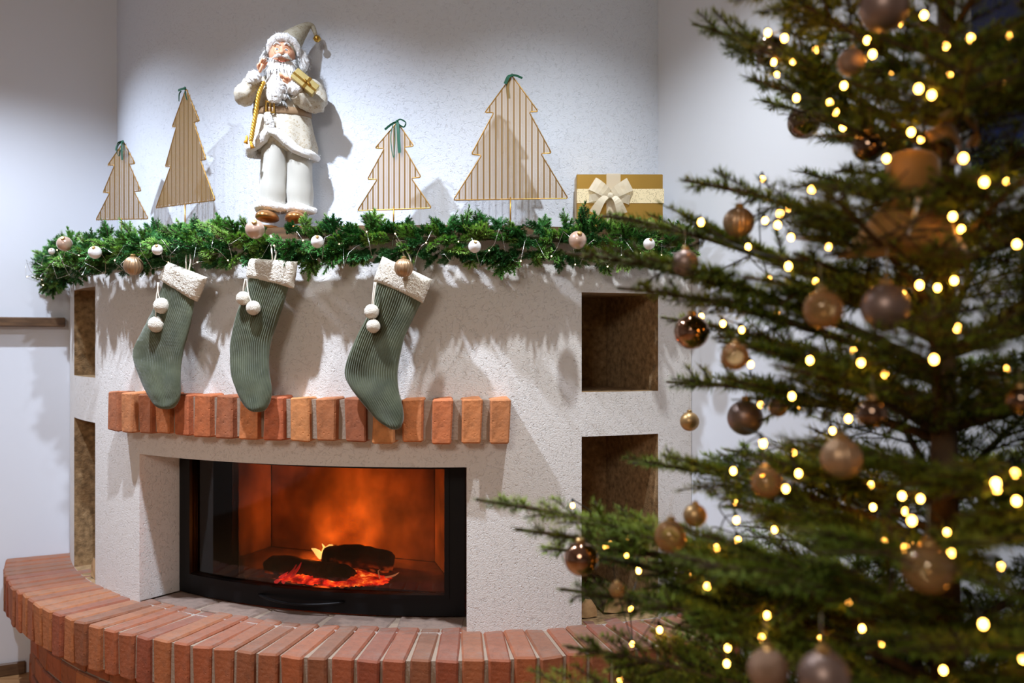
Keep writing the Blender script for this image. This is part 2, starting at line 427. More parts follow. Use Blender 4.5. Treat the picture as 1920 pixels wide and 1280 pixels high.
# hearth: radial bricks on edge
mb = MB(); sector(mb, PHL+0.003, PHR-0.003, 1.40, 1.788, 0.30, HZ-0.006); hearth = setparent(mb.build('hearth', m_mortar))
HB = brick_meshes('hearth_brick', 0.0545, 0.250, 0.125, m_hbrick, ch=0.005, jit=0.0028)
nb = 44
for i in range(nb):
    ph = PHL+(PHR-PHL)*(i+0.5)/nb
    put_brick(HB, P(ph, 1.675+random.uniform(-0.004, 0.004), HZ-0.0625+random.uniform(-0.0015, 0.0015)), ph, hearth, random.uniform(-0.008, 0.008))
TB = brick_meshes('hearth_edge_brick', 0.185, 0.095, 0.06, m_gbrick, ch=0.004)
for i in range(5):
    ph = OPa+(OPb-OPa)*(i+0.5)/5
    put_brick(TB, P(ph, 1.500, HZ-0.0315+random.uniform(-0.001, 0.001)), ph, hearth)
FB = brick_meshes('niche_floor_brick', 0.065, 0.12, 0.06, m_hbrick, ch=0.003)
# base below the hearth
mb = MB(); sector(mb, PHL+0.004, PHR-0.004, 1.45, 1.712, 0.0, 0.30); base = setparent(mb.build('hearth_base', m_mortar))
BB = brick_meshes('base_brick', 0.118, 0.06, 0.068, m_hbrick, ch=0.004)
for r in range(4):
    nb = 22; off = 0.5*(r % 2)
    for i in range(nb):
        ph = PHL+(PHR-PHL)*(i+0.5+off*0.96)/(nb+0.5)
        put_brick(BB, P(ph, 1.690+random.uniform(-0.002, 0.002), 0.037+r*0.0745), ph, base)

# fire door ---------------------------------------------------------
DR = 1.455
m_glass = bpy.data.materials.new('sooty_fire_glass'); m_glass.use_nodes = True; MATS['glass'] = m_glass
nt = m_glass.node_tree; nt.nodes.remove(bsdf(m_glass))
tr = N(m_glass, 'ShaderNodeBsdfTransparent'); gl = N(m_glass, 'ShaderNodeBsdfGlossy', Roughness=0.04); mx = N(m_glass, 'ShaderNodeMixShader')
nz = N(m_glass, 'ShaderNodeTexNoise', Scale=5, Detail=5); L(m_glass, coords(m_glass, 'Object', (1, 1, 0.5)), nz.inputs['Vector'])
L(m_glass, ramp(m_glass, nz.outputs[0], [(0.3, (140, 128, 112)), (0.7, (228, 220, 206))]), tr.inputs[0])
fr = N(m_glass, 'ShaderNodeFresnel', IOR=1.45); gl.inputs[0].default_value = (0.9, 0.9, 0.9, 1)
L(m_glass, fr.outputs[0], mx.inputs[0]); L(m_glass, tr.outputs[0], mx.inputs[1]); L(m_glass, gl.outputs[0], mx.inputs[2]); L(m_glass, mx.outputs[0], nt.nodes['Material Output'].inputs[0])
mb = MB(); e = 0.003
fw = 0.045/1.45
da, db = OPa+e, OPb-e; z0, z1 = HZ+0.002, OPz-0.002
sector(mb, da, da+fw, DR-0.03, DR, z0, z1); sector(mb, db-fw, db, DR-0.03, DR, z0, z1)
sector(mb, da+fw, db-fw, DR-0.03, DR, z0, z0+0.062); sector(mb, da+fw, db-fw, DR-0.03, DR, z1-0.022, z1)
i0, i1 = da+fw, db-fw
sector(mb, i0, i0+0.009, DR, DR+0.006, z0+0.055, z1-0.02); sector(mb, i1-0.009, i1, DR, DR+0.006, z0+0.055, z1-0.02); sector(mb, i0, i1, DR, DR+0.006, z0+0.050, z0+0.062)
door = setparent(mb.build('fire_door', m_black))
mb = MB(); sector(mb, i0, i1, DR-0.018, DR-0.014, z0+0.06, z1-0.02); setparent(mb.build('door_glass', m_glass), door)
mb = MB(); hp = [P((-16+t*5.5)*DEG, DR+0.004+0.03*(1-t*t), z0+0.034-0.006*(1-t*t)) for t in [k/10-1 for k in range(21)]]
mb.tube(hp, 0.004, 8); setparent(mb.build('door_handle', m_black, smooth=True), door)
# firebox interior
FZ = HZ+0.055
def quadp(mb, a, b, z0_, z1_):
    mb.add([(a.x, a.y, z0_), (b.x, b.y, z0_), (b.x, b.y, z1_), (a.x, a.y, z1_)], [(0, 1, 2, 3)])
pA = P(da+0.01, 1.42); pB = P(ray_arc(509, 1.05)[1], 1.05); pC = P(-19*DEG, 0.985); pD = P(-8*DEG, 0.985); pE = P(-2.0*DEG, 1.05); pF = P(db-0.01, 1.42)
mb = MB(); o0 = [pA, pB, pE, pF]
fbx = MB(); fbx.add([(p.x, p.y, FZ) for p in o0], [(0, 1, 2, 3)]); fbx.add([(p.x, p.y, OPz+0.04) for p in o0], [(3, 2, 1, 0)])
quadp(fbx, P(da, 1.445), pA, HZ, OPz+0.04); quadp(fbx, pF, P(db, 1.445), HZ, OPz+0.04)
firebox = setparent(fbx.build('firebox', m_cham))
for a, b in zip(o0[:-1], o0[1:]):
    d = (b-a); n = Vector((d.y, -d.x, 0)).normalized(); c = (a+b)/2; n = n if n.dot(P(-15*DEG, 1.3)-c) < 0 else -n
    M = Matrix((d.normalized(), n, Vector((0, 0, 1)))).transposed()
    mb = MB(); mb.box(c+n*0.015+Vector((0, 0, (FZ+OPz+0.04)/2)), d.length+0.001, 0.03, OPz+0.04-FZ, M, 0.003)
    setparent(mb.build('fireclay_panel', m_cham), firebox)

# logs, embers, flames ----------------------------------------------
def charred(name, c0, c1):
    m = mat(name, c0, 0.95); vary(m, [(0.35, c0), (0.7, c1)], 30, 6); bump(m, 60, 1.0, 0.006, 5)
    n = N(m, 'ShaderNodeTexNoise', Scale=26, Detail=4); L(m, coords(m, 'Object'), n.inputs['Vector'])
    geo = N(m, 'ShaderNodeTexCoord'); sep = N(m, 'ShaderNodeSeparateXYZ'); L(m, geo.outputs['Object'], sep.inputs[0])
    mr = N(m, 'ShaderNodeMapRange'); L(m, sep.outputs['Z'], mr.inputs[0]); mr.inputs[1].default_value = 0.004; mr.inputs[2].default_value = -0.03
    k = N(m, 'ShaderNodeMath'); k.operation = 'MULTIPLY'; L(m, ramp(m, n.outputs[0], [(0.46, W0), (0.64, W1)]), k.inputs[0]); L(m, mr.outputs[0], k.inputs[1])
    k2 = N(m, 'ShaderNodeMath'); k2.operation = 'MULTIPLY'; k2.inputs[1].default_value = 5.0; L(m, k.outputs[0], k2.inputs[0])
    L(m, k2.outputs[0], bsdf(m).inputs['Emission Strength']); bsdf(m).inputs['Emission Color'].default_value = (1.0, 0.12, 0.02, 1)
    return m
m_char = charred('charred_log', (52, 38, 28), (122, 88, 60))
def log_mesh(length, r, seed, flat=0.85, seg=22, nr=16):
    rs = []
    for i in range(nr+1):
        t = i/nr; x = (t-0.5)*length; ring = []
        k = 1.0-0.35*max(0, abs(2*t-1)-0.82)/0.18
        for j in range(seg):
            a = 2*math.pi*j/seg
            n = mnoise.noise(Vector((x*14+seed, math.cos(a)*1.6, math.sin(a)*1.6+seed)))*0.22+mnoise.noise(Vector((x*50, math.cos(a)*4, math.sin(a)*4+seed)))*0.10
            rr = r*k*(1+n); ring.append(Vector((x, math.cos(a)*rr, math.sin(a)*rr*flat+0.006*math.sin(t*5+seed))))
        rs.append(ring)
    mb = MB(); mb.loft(rs); return mb
def fpx(x, y, R):   # point in the firebox on the ray through a pixel at radius R
    Y, ph = ray_arc(x, R); return Vector(((x-960)*Y/F, Y, CAMZ-(y-640)*Y/F))
def place_log(nm, a, b, r, seed, label, grp=None, m=None, cat='log'):
    a = Vector(a); b = Vector(b); d = b-a; mb = log_mesh(d.length, r, seed)
    o = mb.build(nm, m or m_char, None, True, (a+b)/2); o.rotation_euler = d.to_track_quat('X', 'Z').to_euler()
    return tag(o, label, cat, grp)
place_log('burning_log', fpx(505, 1064, 1.27), fpx(660, 1082, 1.325), 0.045, 1.3, 'charred log glowing underneath, lying at the front of the fire', 'burning logs in the fireplace')
place_log('burning_log', fpx(606, 1038, 1.22), fpx(738, 1058, 1.16), 0.045, 4.7, 'charred log leaning up behind the white flame, rear right of the fire', 'burning logs in the fireplace')
place_log('burning_log', fpx(455, 1062, 1.18), fpx(590, 1060, 1.14), 0.026, 8.1, 'half-hidden charred log at the rear left of the fire', 'burning logs in the fireplace')
m_ember = mat('glowing_embers', (24, 12, 8), 0.9)
n = N(m_ember, 'ShaderNodeTexNoise', Scale=26, Detail=6, Roughness=0.65); L(m_ember, coords(m_ember, 'Object'), n.inputs['Vector'])
L(m_ember, ramp(m_ember, n.outputs[0], [(0.30, (0.4, 0.008, 0.003, 1)), (0.50, (1.0, 0.022, 0.008, 1)), (0.60, (1.0, 0.12, 0.015, 1)), (0.70, (1.0, 0.50, 0.14, 1))]), bsdf(m_ember).inputs['Emission Color'])
L(m_ember, ramp(m_ember, n.outputs[0], [(0.30, (0.15, 0.15, 0.15, 1)), (0.44, (2.5, 2.5, 2.5, 1)), (0.58, (6, 6, 6, 1)), (0.72, (14, 14, 14, 1))]), bsdf(m_ember).inputs['Emission Strength'])
mb = MB(); nx, ny = 70, 34; vs_ = []
ec = P(-15.0*DEG, 1.29)
for j in range(ny+1):
    for i in range(nx+1):
        u, w = i/nx*2-1, j/ny*2-1; rr = math.hypot(u, w)
        q = rotz(-15*DEG) @ Vector((u*0.185, w*0.092, 0))
        h = max(0.0, 1-rr**2)*0.024+0.016*max(0, 1-rr)*mnoise.noise(Vector((u*7, w*4, 2.0)))+0.010*mnoise.noise(Vector((u*18, w*9, 7.0)))*max(0, 1-rr*0.9)
        vs_.append(Vector((q.x, q.y, max(h, 0.0)+0.001)))
mb.add(vs_, [(j*(nx+1)+i, j*(nx+1)+i+1, (j+1)*(nx+1)+i+1, (j+1)*(nx+1)+i) for j in range(ny) for i in range(nx) if math.hypot((i+0.5)/nx*2-1, (j+0.5)/ny*2-1) < 1.0+0.12*mnoise.noise(Vector((i*0.2, j*0.3, 1)))])
tag(mb.build('ember_bed', m_ember, None, True, (ec.x, ec.y, FZ)), 'bed of red and yellow glowing embers under the logs', 'embers', kind='stuff')
m_flame = mat('flame_light', (255, 200, 120), 1.0); b_ = bsdf(m_flame); b_.inputs['Emission Color'].default_value = (1.0, 0.55, 0.20, 1); b_.inputs['Emission Strength'].default_value = 9.0
m_flame2 = mat('small_flame_light', (255, 170, 140), 1.0); b_ = bsdf(m_flame2); b_.inputs['Emission Color'].default_value = (1.0, 0.38, 0.22, 1); b_.inputs['Emission Strength'].default_value = 1.6
m_flame3 = mat('red_flame_light', (255, 60, 60), 1.0); b_ = bsdf(m_flame3); b_.inputs['Emission Color'].default_value = (1.0, 0.05, 0.06, 1); b_.inputs['Emission Strength'].default_value = 1.6
def flame(pts, wd, m, label):
    mb = MB(); seg = 10
    for strand in pts:
        mb.tube([fpx(x, y, R) for x, y, R in strand], [w*0.0014 for w in wd[:len(strand)]], seg, ry=0.6)
    o = mb.build('flame', m, None, True); tag(o, label, 'flame', 'flames in the fireplace')
flame([[(603, 1046, 1.2), (606, 1036, 1.2), (608, 1026, 1.2), (604, 1019, 1.2)], [(603, 1044, 1.21), (596, 1036, 1.21), (590, 1031, 1.21), (584, 1028, 1.21)], [(608, 1040, 1.2), (614, 1030, 1.2), (620, 1023, 1.2), (624, 1021, 1.2)]], [8, 8, 5, 1], m_flame, 'bright white-yellow flame licking up between the logs')
flame([[(712, 1084, 1.33), (710, 1076, 1.33), (709, 1070, 1.33), (713, 1067, 1.33)], [(722, 1082, 1.33), (735, 1080, 1.33), (742, 1077, 1.33), (748, 1073, 1.33)]], [2, 2.2, 1.8, 0.6], m_flame2, 'small pale flame flickering at the right end of the embers')
flame([[(545, 1086, 1.345), (552, 1074, 1.345), (560, 1064, 1.345), (565, 1054, 1.345)], [(530, 1092, 1.345), (540, 1080, 1.345), (549, 1070, 1.345), (556, 1058, 1.345)], [(516, 1092, 1.345), (524, 1086, 1.345), (532, 1078, 1.345), (540, 1072, 1.345)]], [4.5, 4, 3, 1], m_flame3, 'pinkish red flame rising at the left front of the embers')
def point(name, loc, power, col, rad):
    d = bpy.data.lights.new(name, 'POINT'); d.energy = power; d.color = col; d.shadow_soft_size = rad
    o = bpy.data.objects.new(name, d); COL.objects.link(o); o.location = loc
fp = fpx(628, 1014, 1.085); point('fire_glow', (fp.x, fp.y, fp.z+0.01), 8.5, (1.0, 0.30, 0.05), 0.03)

# firewood in the lower niches
m_bark = mat('firewood_bark', (92, 74, 56), 0.95); vary(m_bark, [(0.3, (58, 44, 32)), (0.7, (126, 104, 80))], 40, 5, cscale=(0.4, 2, 2)); bump(m_bark, 50, 0.8, 0.006)
m_cut = mat('firewood_cut_wood', (190, 152, 104), 0.85); vary(m_cut, [(0.3, (150, 112, 70)), (0.7, (206, 170, 122))], 30, 4)
def split_log(phi, R, z, length, w, rz, label, upright=False, lean=0.0):
    mb = MB(); nr = 8; tri = [(-0.5, -0.42), (0.0, -0.5), (0.5, -0.4), (0.42, 0.05), (0.12, 0.48), (-0.2, 0.42), (-0.46, 0.02)]
    rings = []
    for i in range(nr+1):
        t = i/nr; rings.append([Vector(((t-0.5)*length, a*w*(1+0.08*mnoise.noise(Vector((t*5+phi*9, a*3, b*3)))), b*w*(1+0.08*mnoise.noise(Vector((t*5, a*3+phi*7, b*3)))))) for a, b in tri])
    mb.loft(rings, cap=False); mb.cur = 1; o = len(mb.v)
    mb.add(rings[0], [tuple(range(7))[::-1]]); mb.add(rings[-1], [tuple(range(7))])
    ob = mb.build('firewood_log', [m_bark, m_cut], None, False, P(phi, R, z))
    ob.rotation_euler = (0, -math.pi/2+lean, rz) if upright else (0, 0, rz)
    tag(ob, label, 'log', 'firewood stored in the niches'); return ob
mid_l = (NLa+NLb)/2; mid_r = (NRa+NRb)/2
split_log(NLb-0.036, 1.49, HZ+0.037, 0.17, 0.074, NLb+1.57, 'split log lying in the lower left niche on the hearth')
split_log(NLb-0.012, 1.38, HZ+0.11, 0.22, 0.028, NLb, 'thin pale stick of firewood standing in the lower left niche', True, 0.07)
split_log(NRa+0.026, 1.45, HZ+0.030, 0.17, 0.058, NRa+1.57, 'short dark log at the left side of the lower right niche')
split_log(NRa+0.092, 1.43, HZ+0.037, 0.18, 0.072, mid_r+1.5, 'thick split log further right in the lower right niche')

# ------------------------------------------------------------------ wire lace trees on the mantel
m_brass = mat('antique_gold_wire', (170, 128, 62), 0.38, 0.85); m_lace = mat('golden_lace', (176, 142, 90), 0.5, 0.5); m_lbar = mat('bronze_lace_bars', (130, 98, 46), 0.5, 0.4)
m_ribbon = mat('dark_green_ribbon', (18, 84, 60), 0.55)
def in_poly(x, y, poly):
    c = False; n = len(poly)
    for i in range(n):
        x1, y1 = poly[i]; x2, y2 = poly[(i+1) % n]
        if (y1 > y) != (y2 > y) and x < (x2-x1)*(y-y1)/(y2-y1)+x1: c = not c
    return c
def lace_tree(poly_px, xc, yaw, R, pole_x, label, ncol, bow):
    Y, ph = ray_arc(xc, R); org = P(ph, R, MZ); nrm = Vector((math.sin(yaw), -math.cos(yaw), 0)); ux = Vector((math.cos(yaw), math.sin(yaw), 0))
    root = tag(empty('lace_tree_ornament', org, yaw), label, 'ornament', 'golden lace tree ornaments on the mantel')
    poly = []
    for x, y in poly_px:
        p = plane_pt(x, y, org, nrm)-org; poly.append((p.dot(ux), p.z))
    # rounded frame of wire
    pts = []; n = len(poly)
    for i in range(n):
        a = Vector(poly[i-1]); b = Vector(poly[i]); c = Vector(poly[(i+1) % n]); r = 0.006
        p1 = b+(a-b).normalized()*r; p2 = b+(c-b).normalized()*r
        for t in (0, 0.33, 0.67, 1): q = p1*(1-t)**2+b*2*t*(1-t)+p2*t*t; pts.append((q.x, 0, q.y))
    pts.append(pts[0])
    mb = MB(); mb.tube(pts, 0.0017, 6, cap=False); mb.build('frame', m_brass, root, True)
    xs = [p[0] for p in poly]; zs_ = [p[1] for p in poly]; x0, x1, zb, zt = min(xs), max(xs), min(zs_), max(zs_)
    pp = plane_pt(pole_x, 400, org, nrm)-org; polex = pp.dot(ux)
    mb = MB(); mb.tube([(polex, 0, 0.002), (polex, 0, zb+0.01)], 0.0022, 8); mb.build('stake', m_brass, root, True)
    mb = MB(); mb.box((polex, 0, 0.003), 0.07, 0.05, 0.006, None, 0.001); mb.build('base_plate', m_brass, root)
    pitch = (x1-x0)/ncol; mb = MB(); st = 0.0034
    for i in range(1, ncol*3):
        xx = x0+pitch*i
        if xx >= x1: break
        z = zb; run = None
        while z <= zt+st:
            ins = in_poly(xx, z, poly)
            if ins and run is None: run = z
            if not ins and run is not None:
                if z-run > 0.004: mb.box((xx, 0, (run+z)/2), 0.0040, 0.0014, z-run)
                run = None
            z += 0.002
    bars = mb.build('lace_bars', m_lbar, root)
    mb = MB(); rows = int((zt-zb)/st)
    for i in range(ncol):
        xa = x0+pitch*i
        for r in range(rows):
            z = zb+st*(r+0.5)
            for k, sg in ((0.25, 1), (0.75, 1)):
                xm = xa+pitch*k
                if in_poly(xm, z, poly):
                    M = Matrix.Rotation(-0.75*sg, 3, 'Y'); mb.box((xm, 0, z), pitch*0.62, 0.0007, 0.00095, M)
            if in_poly(xa+pitch*0.5, z, poly) and r % 2 == 0: mb.box((xa+pitch*0.5, 0, z), 0.0009, 0.0008, st*2)
    mb.build('lace_mesh', m_lace, root)
    mb = MB(); ax, az = poly[0]
    for strand in bow:
        pts3 = [(ax+u*0.0015, -0.004-w*0.0015, az+v*0.0015) for u, v, w in strand['p']]
        sm = []
        for i in range(len(pts3)-1):
            p0, p1, p2, p3 = (Vector(pts3[max(i-1, 0)]), Vector(pts3[i]), Vector(pts3[i+1]), Vector(pts3[min(i+2, len(pts3)-1)]))
            for t in (0, 0.25, 0.5, 0.75): sm.append(0.5*((2*p1)+(p2-p0)*t+(2*p0-5*p1+4*p2-p3)*t*t+(3*p1-p0-3*p2+p3)*t**3))
        sm.append(Vector(pts3[-1])); mb.ribbon(sm, strand.get('s', (0.35, -0.8, 0.3)), strand.get('w', 0.006), 0.0007)
    mb.sphere((ax, -0.004, az), 0.005, 0.004, 0.005, 10, 6)
    mb.build('ribbon_bow', m_ribbon, root); return root
T4 = [(960, 142), (1009, 209), (992, 210), (1034, 287), (1014, 288), (1065, 372), (850, 375), (903, 291), (884, 289), (926, 211), (909, 211)]
T3 = [(745, 229), (776, 274), (757, 276), (789.5, 332), (771, 334), (809, 390), (670, 395), (707.5, 336), (689, 336), (721, 278), (703, 278)]
T2 = [(349, 166), (374, 226.5), (363.5, 229), (386.5, 299), (375.5, 300), (403.5, 375), (292.5, 389.5), (320, 312), (310, 312), (331, 237.5), (323, 237.5)]
T1 = [(232, 266), (253.5, 307), (242, 307.5), (264.5, 358), (251, 359), (278, 410), (180, 412), (206, 361), (193.5, 360.5), (215, 309.5), (202, 309.5)]
fx = (1, 0, 0)
lace_tree(T1, 228, -26*DEG, 1.545, 228, 'smallest golden lace tree at the left end of the mantel with looped green bow', 11,
          [{'p': [(0, 0, 0), (-8, -4, 6), (-17, -18, 4)], 'w': 0.010, 's': (0.8, -0.3, 0.5)}, {'p': [(0, 0, 0), (8, -2, 6), (10, -18, 5), (4, -26, 4)], 'w': 0.007, 's': (0.8, -0.5, 0)},
           {'p': [(0, 0, 2), (-10, -10, 5), (-12, -26, 4), (-6, -30, 4), (-2, -18, 4)], 'w': 0.005}, {'p': [(0, 0, 3), (2, -16, 4), (2, -40, 3)], 'w': 0.006, 's': fx}])
lace_tree(T2, 347, -45*DEG, 1.53, 347, 'tall narrow golden lace tree turned sideways beside the white-robed figure', 14,
          [{'p': [(0, 0, 0), (-12, -1, 4), (-24, 0, 3)], 'w': 0.007, 's': (0.2, 0, 1)}, {'p': [(-10, -4, 3), (-19, -9, 3), (-20, -23, 3)], 'w': 0.004}, {'p': [(2, -6, 0), (10, -16, 3), (16, -27, 3)], 'w': 0.006}])
lace_tree(T3, 740, -10*DEG, 1.55, 738, 'small golden lace tree with long green ribbon tails right of the figure', 14,
          [{'p': [(0, 0, 0), (-9, -5, 4), (-22, -14, 3)], 'w': 0.006, 's': (0.3, -0.3, 0.9)}, {'p': [(0, 0, 2), (8, 3, 5), (18, -3, 4), (14, -11, 3), (4, -5, 2)], 'w': 0.004, 's': (0, -0.4, 1)},
           {'p': [(2, -2, 3), (4, -25, 4), (6, -58, 3)], 'w': 0.009, 's': fx}, {'p': [(-6, -3, 3), (-11, -30, 3), (-6, -66, 2), (-3, -40, 2), (-3, -8, 2)], 'w': 0.0025, 's': fx}])
lace_tree(T4, 957, 3*DEG, 1.53, 957, 'largest and widest golden lace tree standing left of the gold gift box', 19,
          [{'p': [(0, 0, 0), (-7, -4, 4), (-13, -17, 3)], 'w': 0.010, 's': (0.8, -0.3, -0.4)}, {'p': [(0, 0, 2), (9, -2, 4), (19, -6, 3)], 'w': 0.006, 's': (0.2, -0.3, 1)}, {'p': [(-4, -3, -4), (-8, -20, -5), (-6, -42, -5)], 'w': 0.010, 's': fx}])

# ------------------------------------------------------------------ gold gift box
m_goldpaper = mat('gold_wrapping_paper', (190, 150, 72), 0.38, 0.8); bump(m_goldpaper, 9, 0.25, 0.004, 2)
m_organza = mat('sheer_ivory_ribbon', (238, 226, 200), 0.5); bsdf(m_organza).inputs['Alpha'].default_value = 0.55
m_lacerib = mat('lace_ribbon', (230, 212, 170), 0.6)
vo = N(m_lacerib, 'ShaderNodeTexVoronoi', Scale=260); L(m_lacerib, coords(m_lacerib, 'Object'), vo.inputs['Vector'])
L(m_lacerib, ramp(m_lacerib, vo.outputs['Distance'], [(0.1, (0.35, 0.35, 0.35, 1)), (0.4, (0.95, 0.95, 0.95, 1))]), bsdf(m_lacerib).inputs['Alpha'])
gY = 2.50; gx0, gx1 = (1081-960)*gY/F, (1243-960)*gY/F; gh = 0.163; gd = 0.083; gxc = (gx0+gx1)/2; gw = gx1-gx0
gift = tag(empty('gift_box', (gxc, gY+gd/2, MZ)), 'gold wrapped gift box with sheer ivory bow at the right end of the mantel', 'gift box')
mb = MB(); mb.box((0, 0, gh/2), gw, gd, gh, None, 0.002); mb.build('box', m_goldpaper, gift)
mb = MB(); mb.box((0.002, 0, 0.101), gw+0.002, gd+0.002, 0.041); mb.build('lace_band', m_lacerib, gift)
mb = MB(); mb.box((-0.018, 0, gh/2+0.0005), 0.040, gd+0.0035, gh+0.002); mb.build('vertical_band', m_organza, gift)
bowc = Vector((-0.028, -gd/2-0.008, 0.100)); mb = MB()
def bow_loop(mb, c, d, ln, w, puff, sd):
    pts = []; d = Vector(d).normalized(); wid = []
    for i in range(17):
        t = i/16; a = t*2*math.pi
        pts.append(c+d*ln*0.5*(1-math.cos(a))+Vector((0, -1, 0))*(puff*math.sin(a)*(1 if t < 0.5 else 0.35)-0.004)); wid.append(w*(0.25+0.75*math.sin(math.pi*t)**0.6) if 0 < t < 1 else w*0.25)
    mb.ribbon([p for p in pts], sd, wid, 0.0006)
bow_loop(mb, bowc, (-0.9, 0, 0.62), 0.062, 0.040, 0.018, (0.5, -0.15, 0.8)); bow_loop(mb, bowc, (0.85, 0, 0.50), 0.066, 0.040, 0.018, (-0.45, -0.15, 0.85))
bow_loop(mb, bowc, (-1, 0, -0.12), 0.060, 0.022, 0.010, (0.1, -0.3, 1)); bow_loop(mb, bowc, (1, 0, -0.2), 0.056, 0.026, 0.010, (0.1, -0.3, 1))
for e2, sd in (((-0.046, -0.004, -0.050), (0.8, 0, -0.5)), ((0.034, -0.004, -0.052), (0.9, 0, 0.3))):
    e2 = Vector(e2); mb.ribbon([bowc+e2*t+Vector((0, -0.012*math.sin(t*3.0), 0.012*math.sin(t*3.14))) for t in [k/8 for k in range(9)]], sd, [0.008+0.022*t for t in [k/8 for k in range(9)]], 0.0006)
mb.sphere(bowc+Vector((0, -0.006, 0)), 0.010, 0.008, 0.009, 10, 7); mb.build('bow', m_organza, gift, False)

# ------------------------------------------------------------------ needles and hair (vectorised)
def needles(B, D, Ln, Wd):
    """three-sided tapering needles: returns verts (n*4,3), tris (n*3,3)"""
    B = np.asarray(B, float); D = np.asarray(D, float); n = len(B)
    D = D/np.linalg.norm(D, axis=1, keepdims=True)
    ref = np.where(np.abs(D[:, 2:3]) < 0.9, np.array([[0, 0, 1.0]]), np.array([[1.0, 0, 0]]))
    A = np.cross(D, ref); A /= np.linalg.norm(A, axis=1, keepdims=True); C = np.cross(D, A)
    Ln = np.broadcast_to(np.asarray(Ln, float).reshape(-1, 1), (n, 1)); Wd = np.broadcast_to(np.asarray(Wd, float).reshape(-1, 1), (n, 1))
    mid = B+D*Ln*0.35
    v = np.stack([B+A*Wd*0.25, mid-A*Wd*0.5+C*Wd*0.25, mid+A*Wd*0.5+C*Wd*0.25, B+D*Ln], axis=1).reshape(-1, 3)
    k = (np.arange(n)*4)[:, None]
    t = np.concatenate([k+np.array([[0, 1, 2]]), k+np.array([[1, 3, 2]]), k+np.array([[0, 2, 1]])], axis=1).reshape(-1, 3)[: n*3]
    # keep two faces plus a back face so the needle has body
    return v, t
def twig_needles(pts, per_m, ln, wd, tilt=0.95, flat=0.0, up=None, taper=True):
    """needles around a polyline"""
    pts = np.asarray(pts, float); seg = pts[1:]-pts[:-1]; sl = np.linalg.norm(seg, axis=1); tot = sl.sum()
    n = max(6, int(tot*per_m)); u = np.sort(RNG.random(n))*tot; cs = np.concatenate([[0], np.cumsum(sl)])
    i = np.clip(np.searchsorted(cs, u, 'right')-1, 0, len(sl)-1); f = ((u-cs[i])/np.maximum(sl[i], 1e-9))[:, None]
    Bp = pts[i]+seg[i]*f; T = seg[i]/np.maximum(sl[i], 1e-9)[:, None]
    ref = np.array([0, 0, 1.0]) if up is None else np.asarray(up, float)
    S = np.cross(T, ref); nn = np.linalg.norm(S, axis=1, keepdims=True); S = np.where(nn > 1e-3, S/np.maximum(nn, 1e-9), np.array([[1.0, 0, 0]])); U = np.cross(S, T)
    az = RNG.random(n)*2*np.pi
    side = np.cos(az)[:, None]*S+(np.sin(az)*(1-flat)+0.15*flat)[:, None]*U
    tl = tilt+RNG.normal(0, 0.15, n)
    end = (u/tot); tl = np.where(end > 0.9, tl*0.5, tl)
    D = T*np.cos(tl)[:, None]+side*np.sin(tl)[:, None]
    lnv = ln*(0.75+0.45*RNG.random(n))
    if taper: lnv = lnv*(1-0.35*end**3)
    return Bp, D, lnv, np.full(n, wd)

# ------------------------------------------------------------------ garland
m_gneedle = mat('garland_needles', (52, 104, 50), 0.5, Specular_IOR_Level=0.3)
oi = N(m_gneedle, 'ShaderNodeObjectInfo'); L(m_gneedle, ramp(m_gneedle, oi.outputs['Random'], [(0.0, (44, 104, 54)), (0.35, (76, 138, 62)), (0.7, (116, 168, 76)), (1.0, (152, 192, 92))]), bsdf(m_gneedle).inputs['Base Color'])
m_gstem = mat('garland_stem', (70, 62, 40), 0.8)
def sprig_mesh(seed, ln):
    rr = random.Random(seed); V, T, MI = [], [], []; nv = 0; mb = MB()
    tips = [((0, 0, 0), (1, 0, 0), 1.0)]
    for q, s_ in ((0.22, 1), (0.30, -1), (0.52, 1), (0.58, -1)):
        tips.append(((ln*q, 0, 0), (0.72, s_*0.70, rr.uniform(-0.25, 0.25)), 0.62*(1.15-q)))
    for o_, d_, k_ in tips:
        o_ = np.array(o_); d_ = np.array(d_)/np.linalg.norm(d_); bend = np.array([0, rr.uniform(-0.12, 0.12), rr.uniform(-0.1, 0.16)])
        pts = [o_+d_*ln*k_*t+bend*ln*k_*t*t for t in np.linspace(0, 1, 6)]
        Bp, D, l, w = twig_needles(pts, 2300, 0.0170, 0.0028, 0.80)
        v, t = needles(Bp, D, l, w); V.append(v); T.append(t+nv); MI += [0]*len(t); nv += len(v)
        mb.tube([tuple(p) for p in pts], [0.0016]*5+[0.0008], 5)
    st = np.array([(f[0], f[k], f[k+1]) for f in mb.f for k in range(1, len(f)-1)])+nv
    return np_mesh('garland_sprig', np.concatenate(V+[np.array(mb.v)]), np.concatenate(T+[st]), [m_gneedle, m_gstem], MI+[1]*len(st))
SPR = [sprig_mesh(i, 0.070+0.008*(i % 4)) for i in range(8)]
garl = tag(empty('fir_garland', P(-18*DEG, 1.66, 1.47)), 'lush green artificial fir garland draped along the whole front of the mantel', 'garland')
gpts = []
for i in range(60):
    ph = PHL+0.012+(PHR-PHL-0.045)*i/59; gpts.append(P(ph, 1.655, 1.484+0.006*math.sin(i*0.7)))
mb = MB(); mb.tube(gpts, 0.007, 8); o = mb.build('stem', m_gstem); o.parent = garl; o.matrix_parent_inverse = garl.matrix_basis.inverted()
ns = 290; gr = random.Random(11)
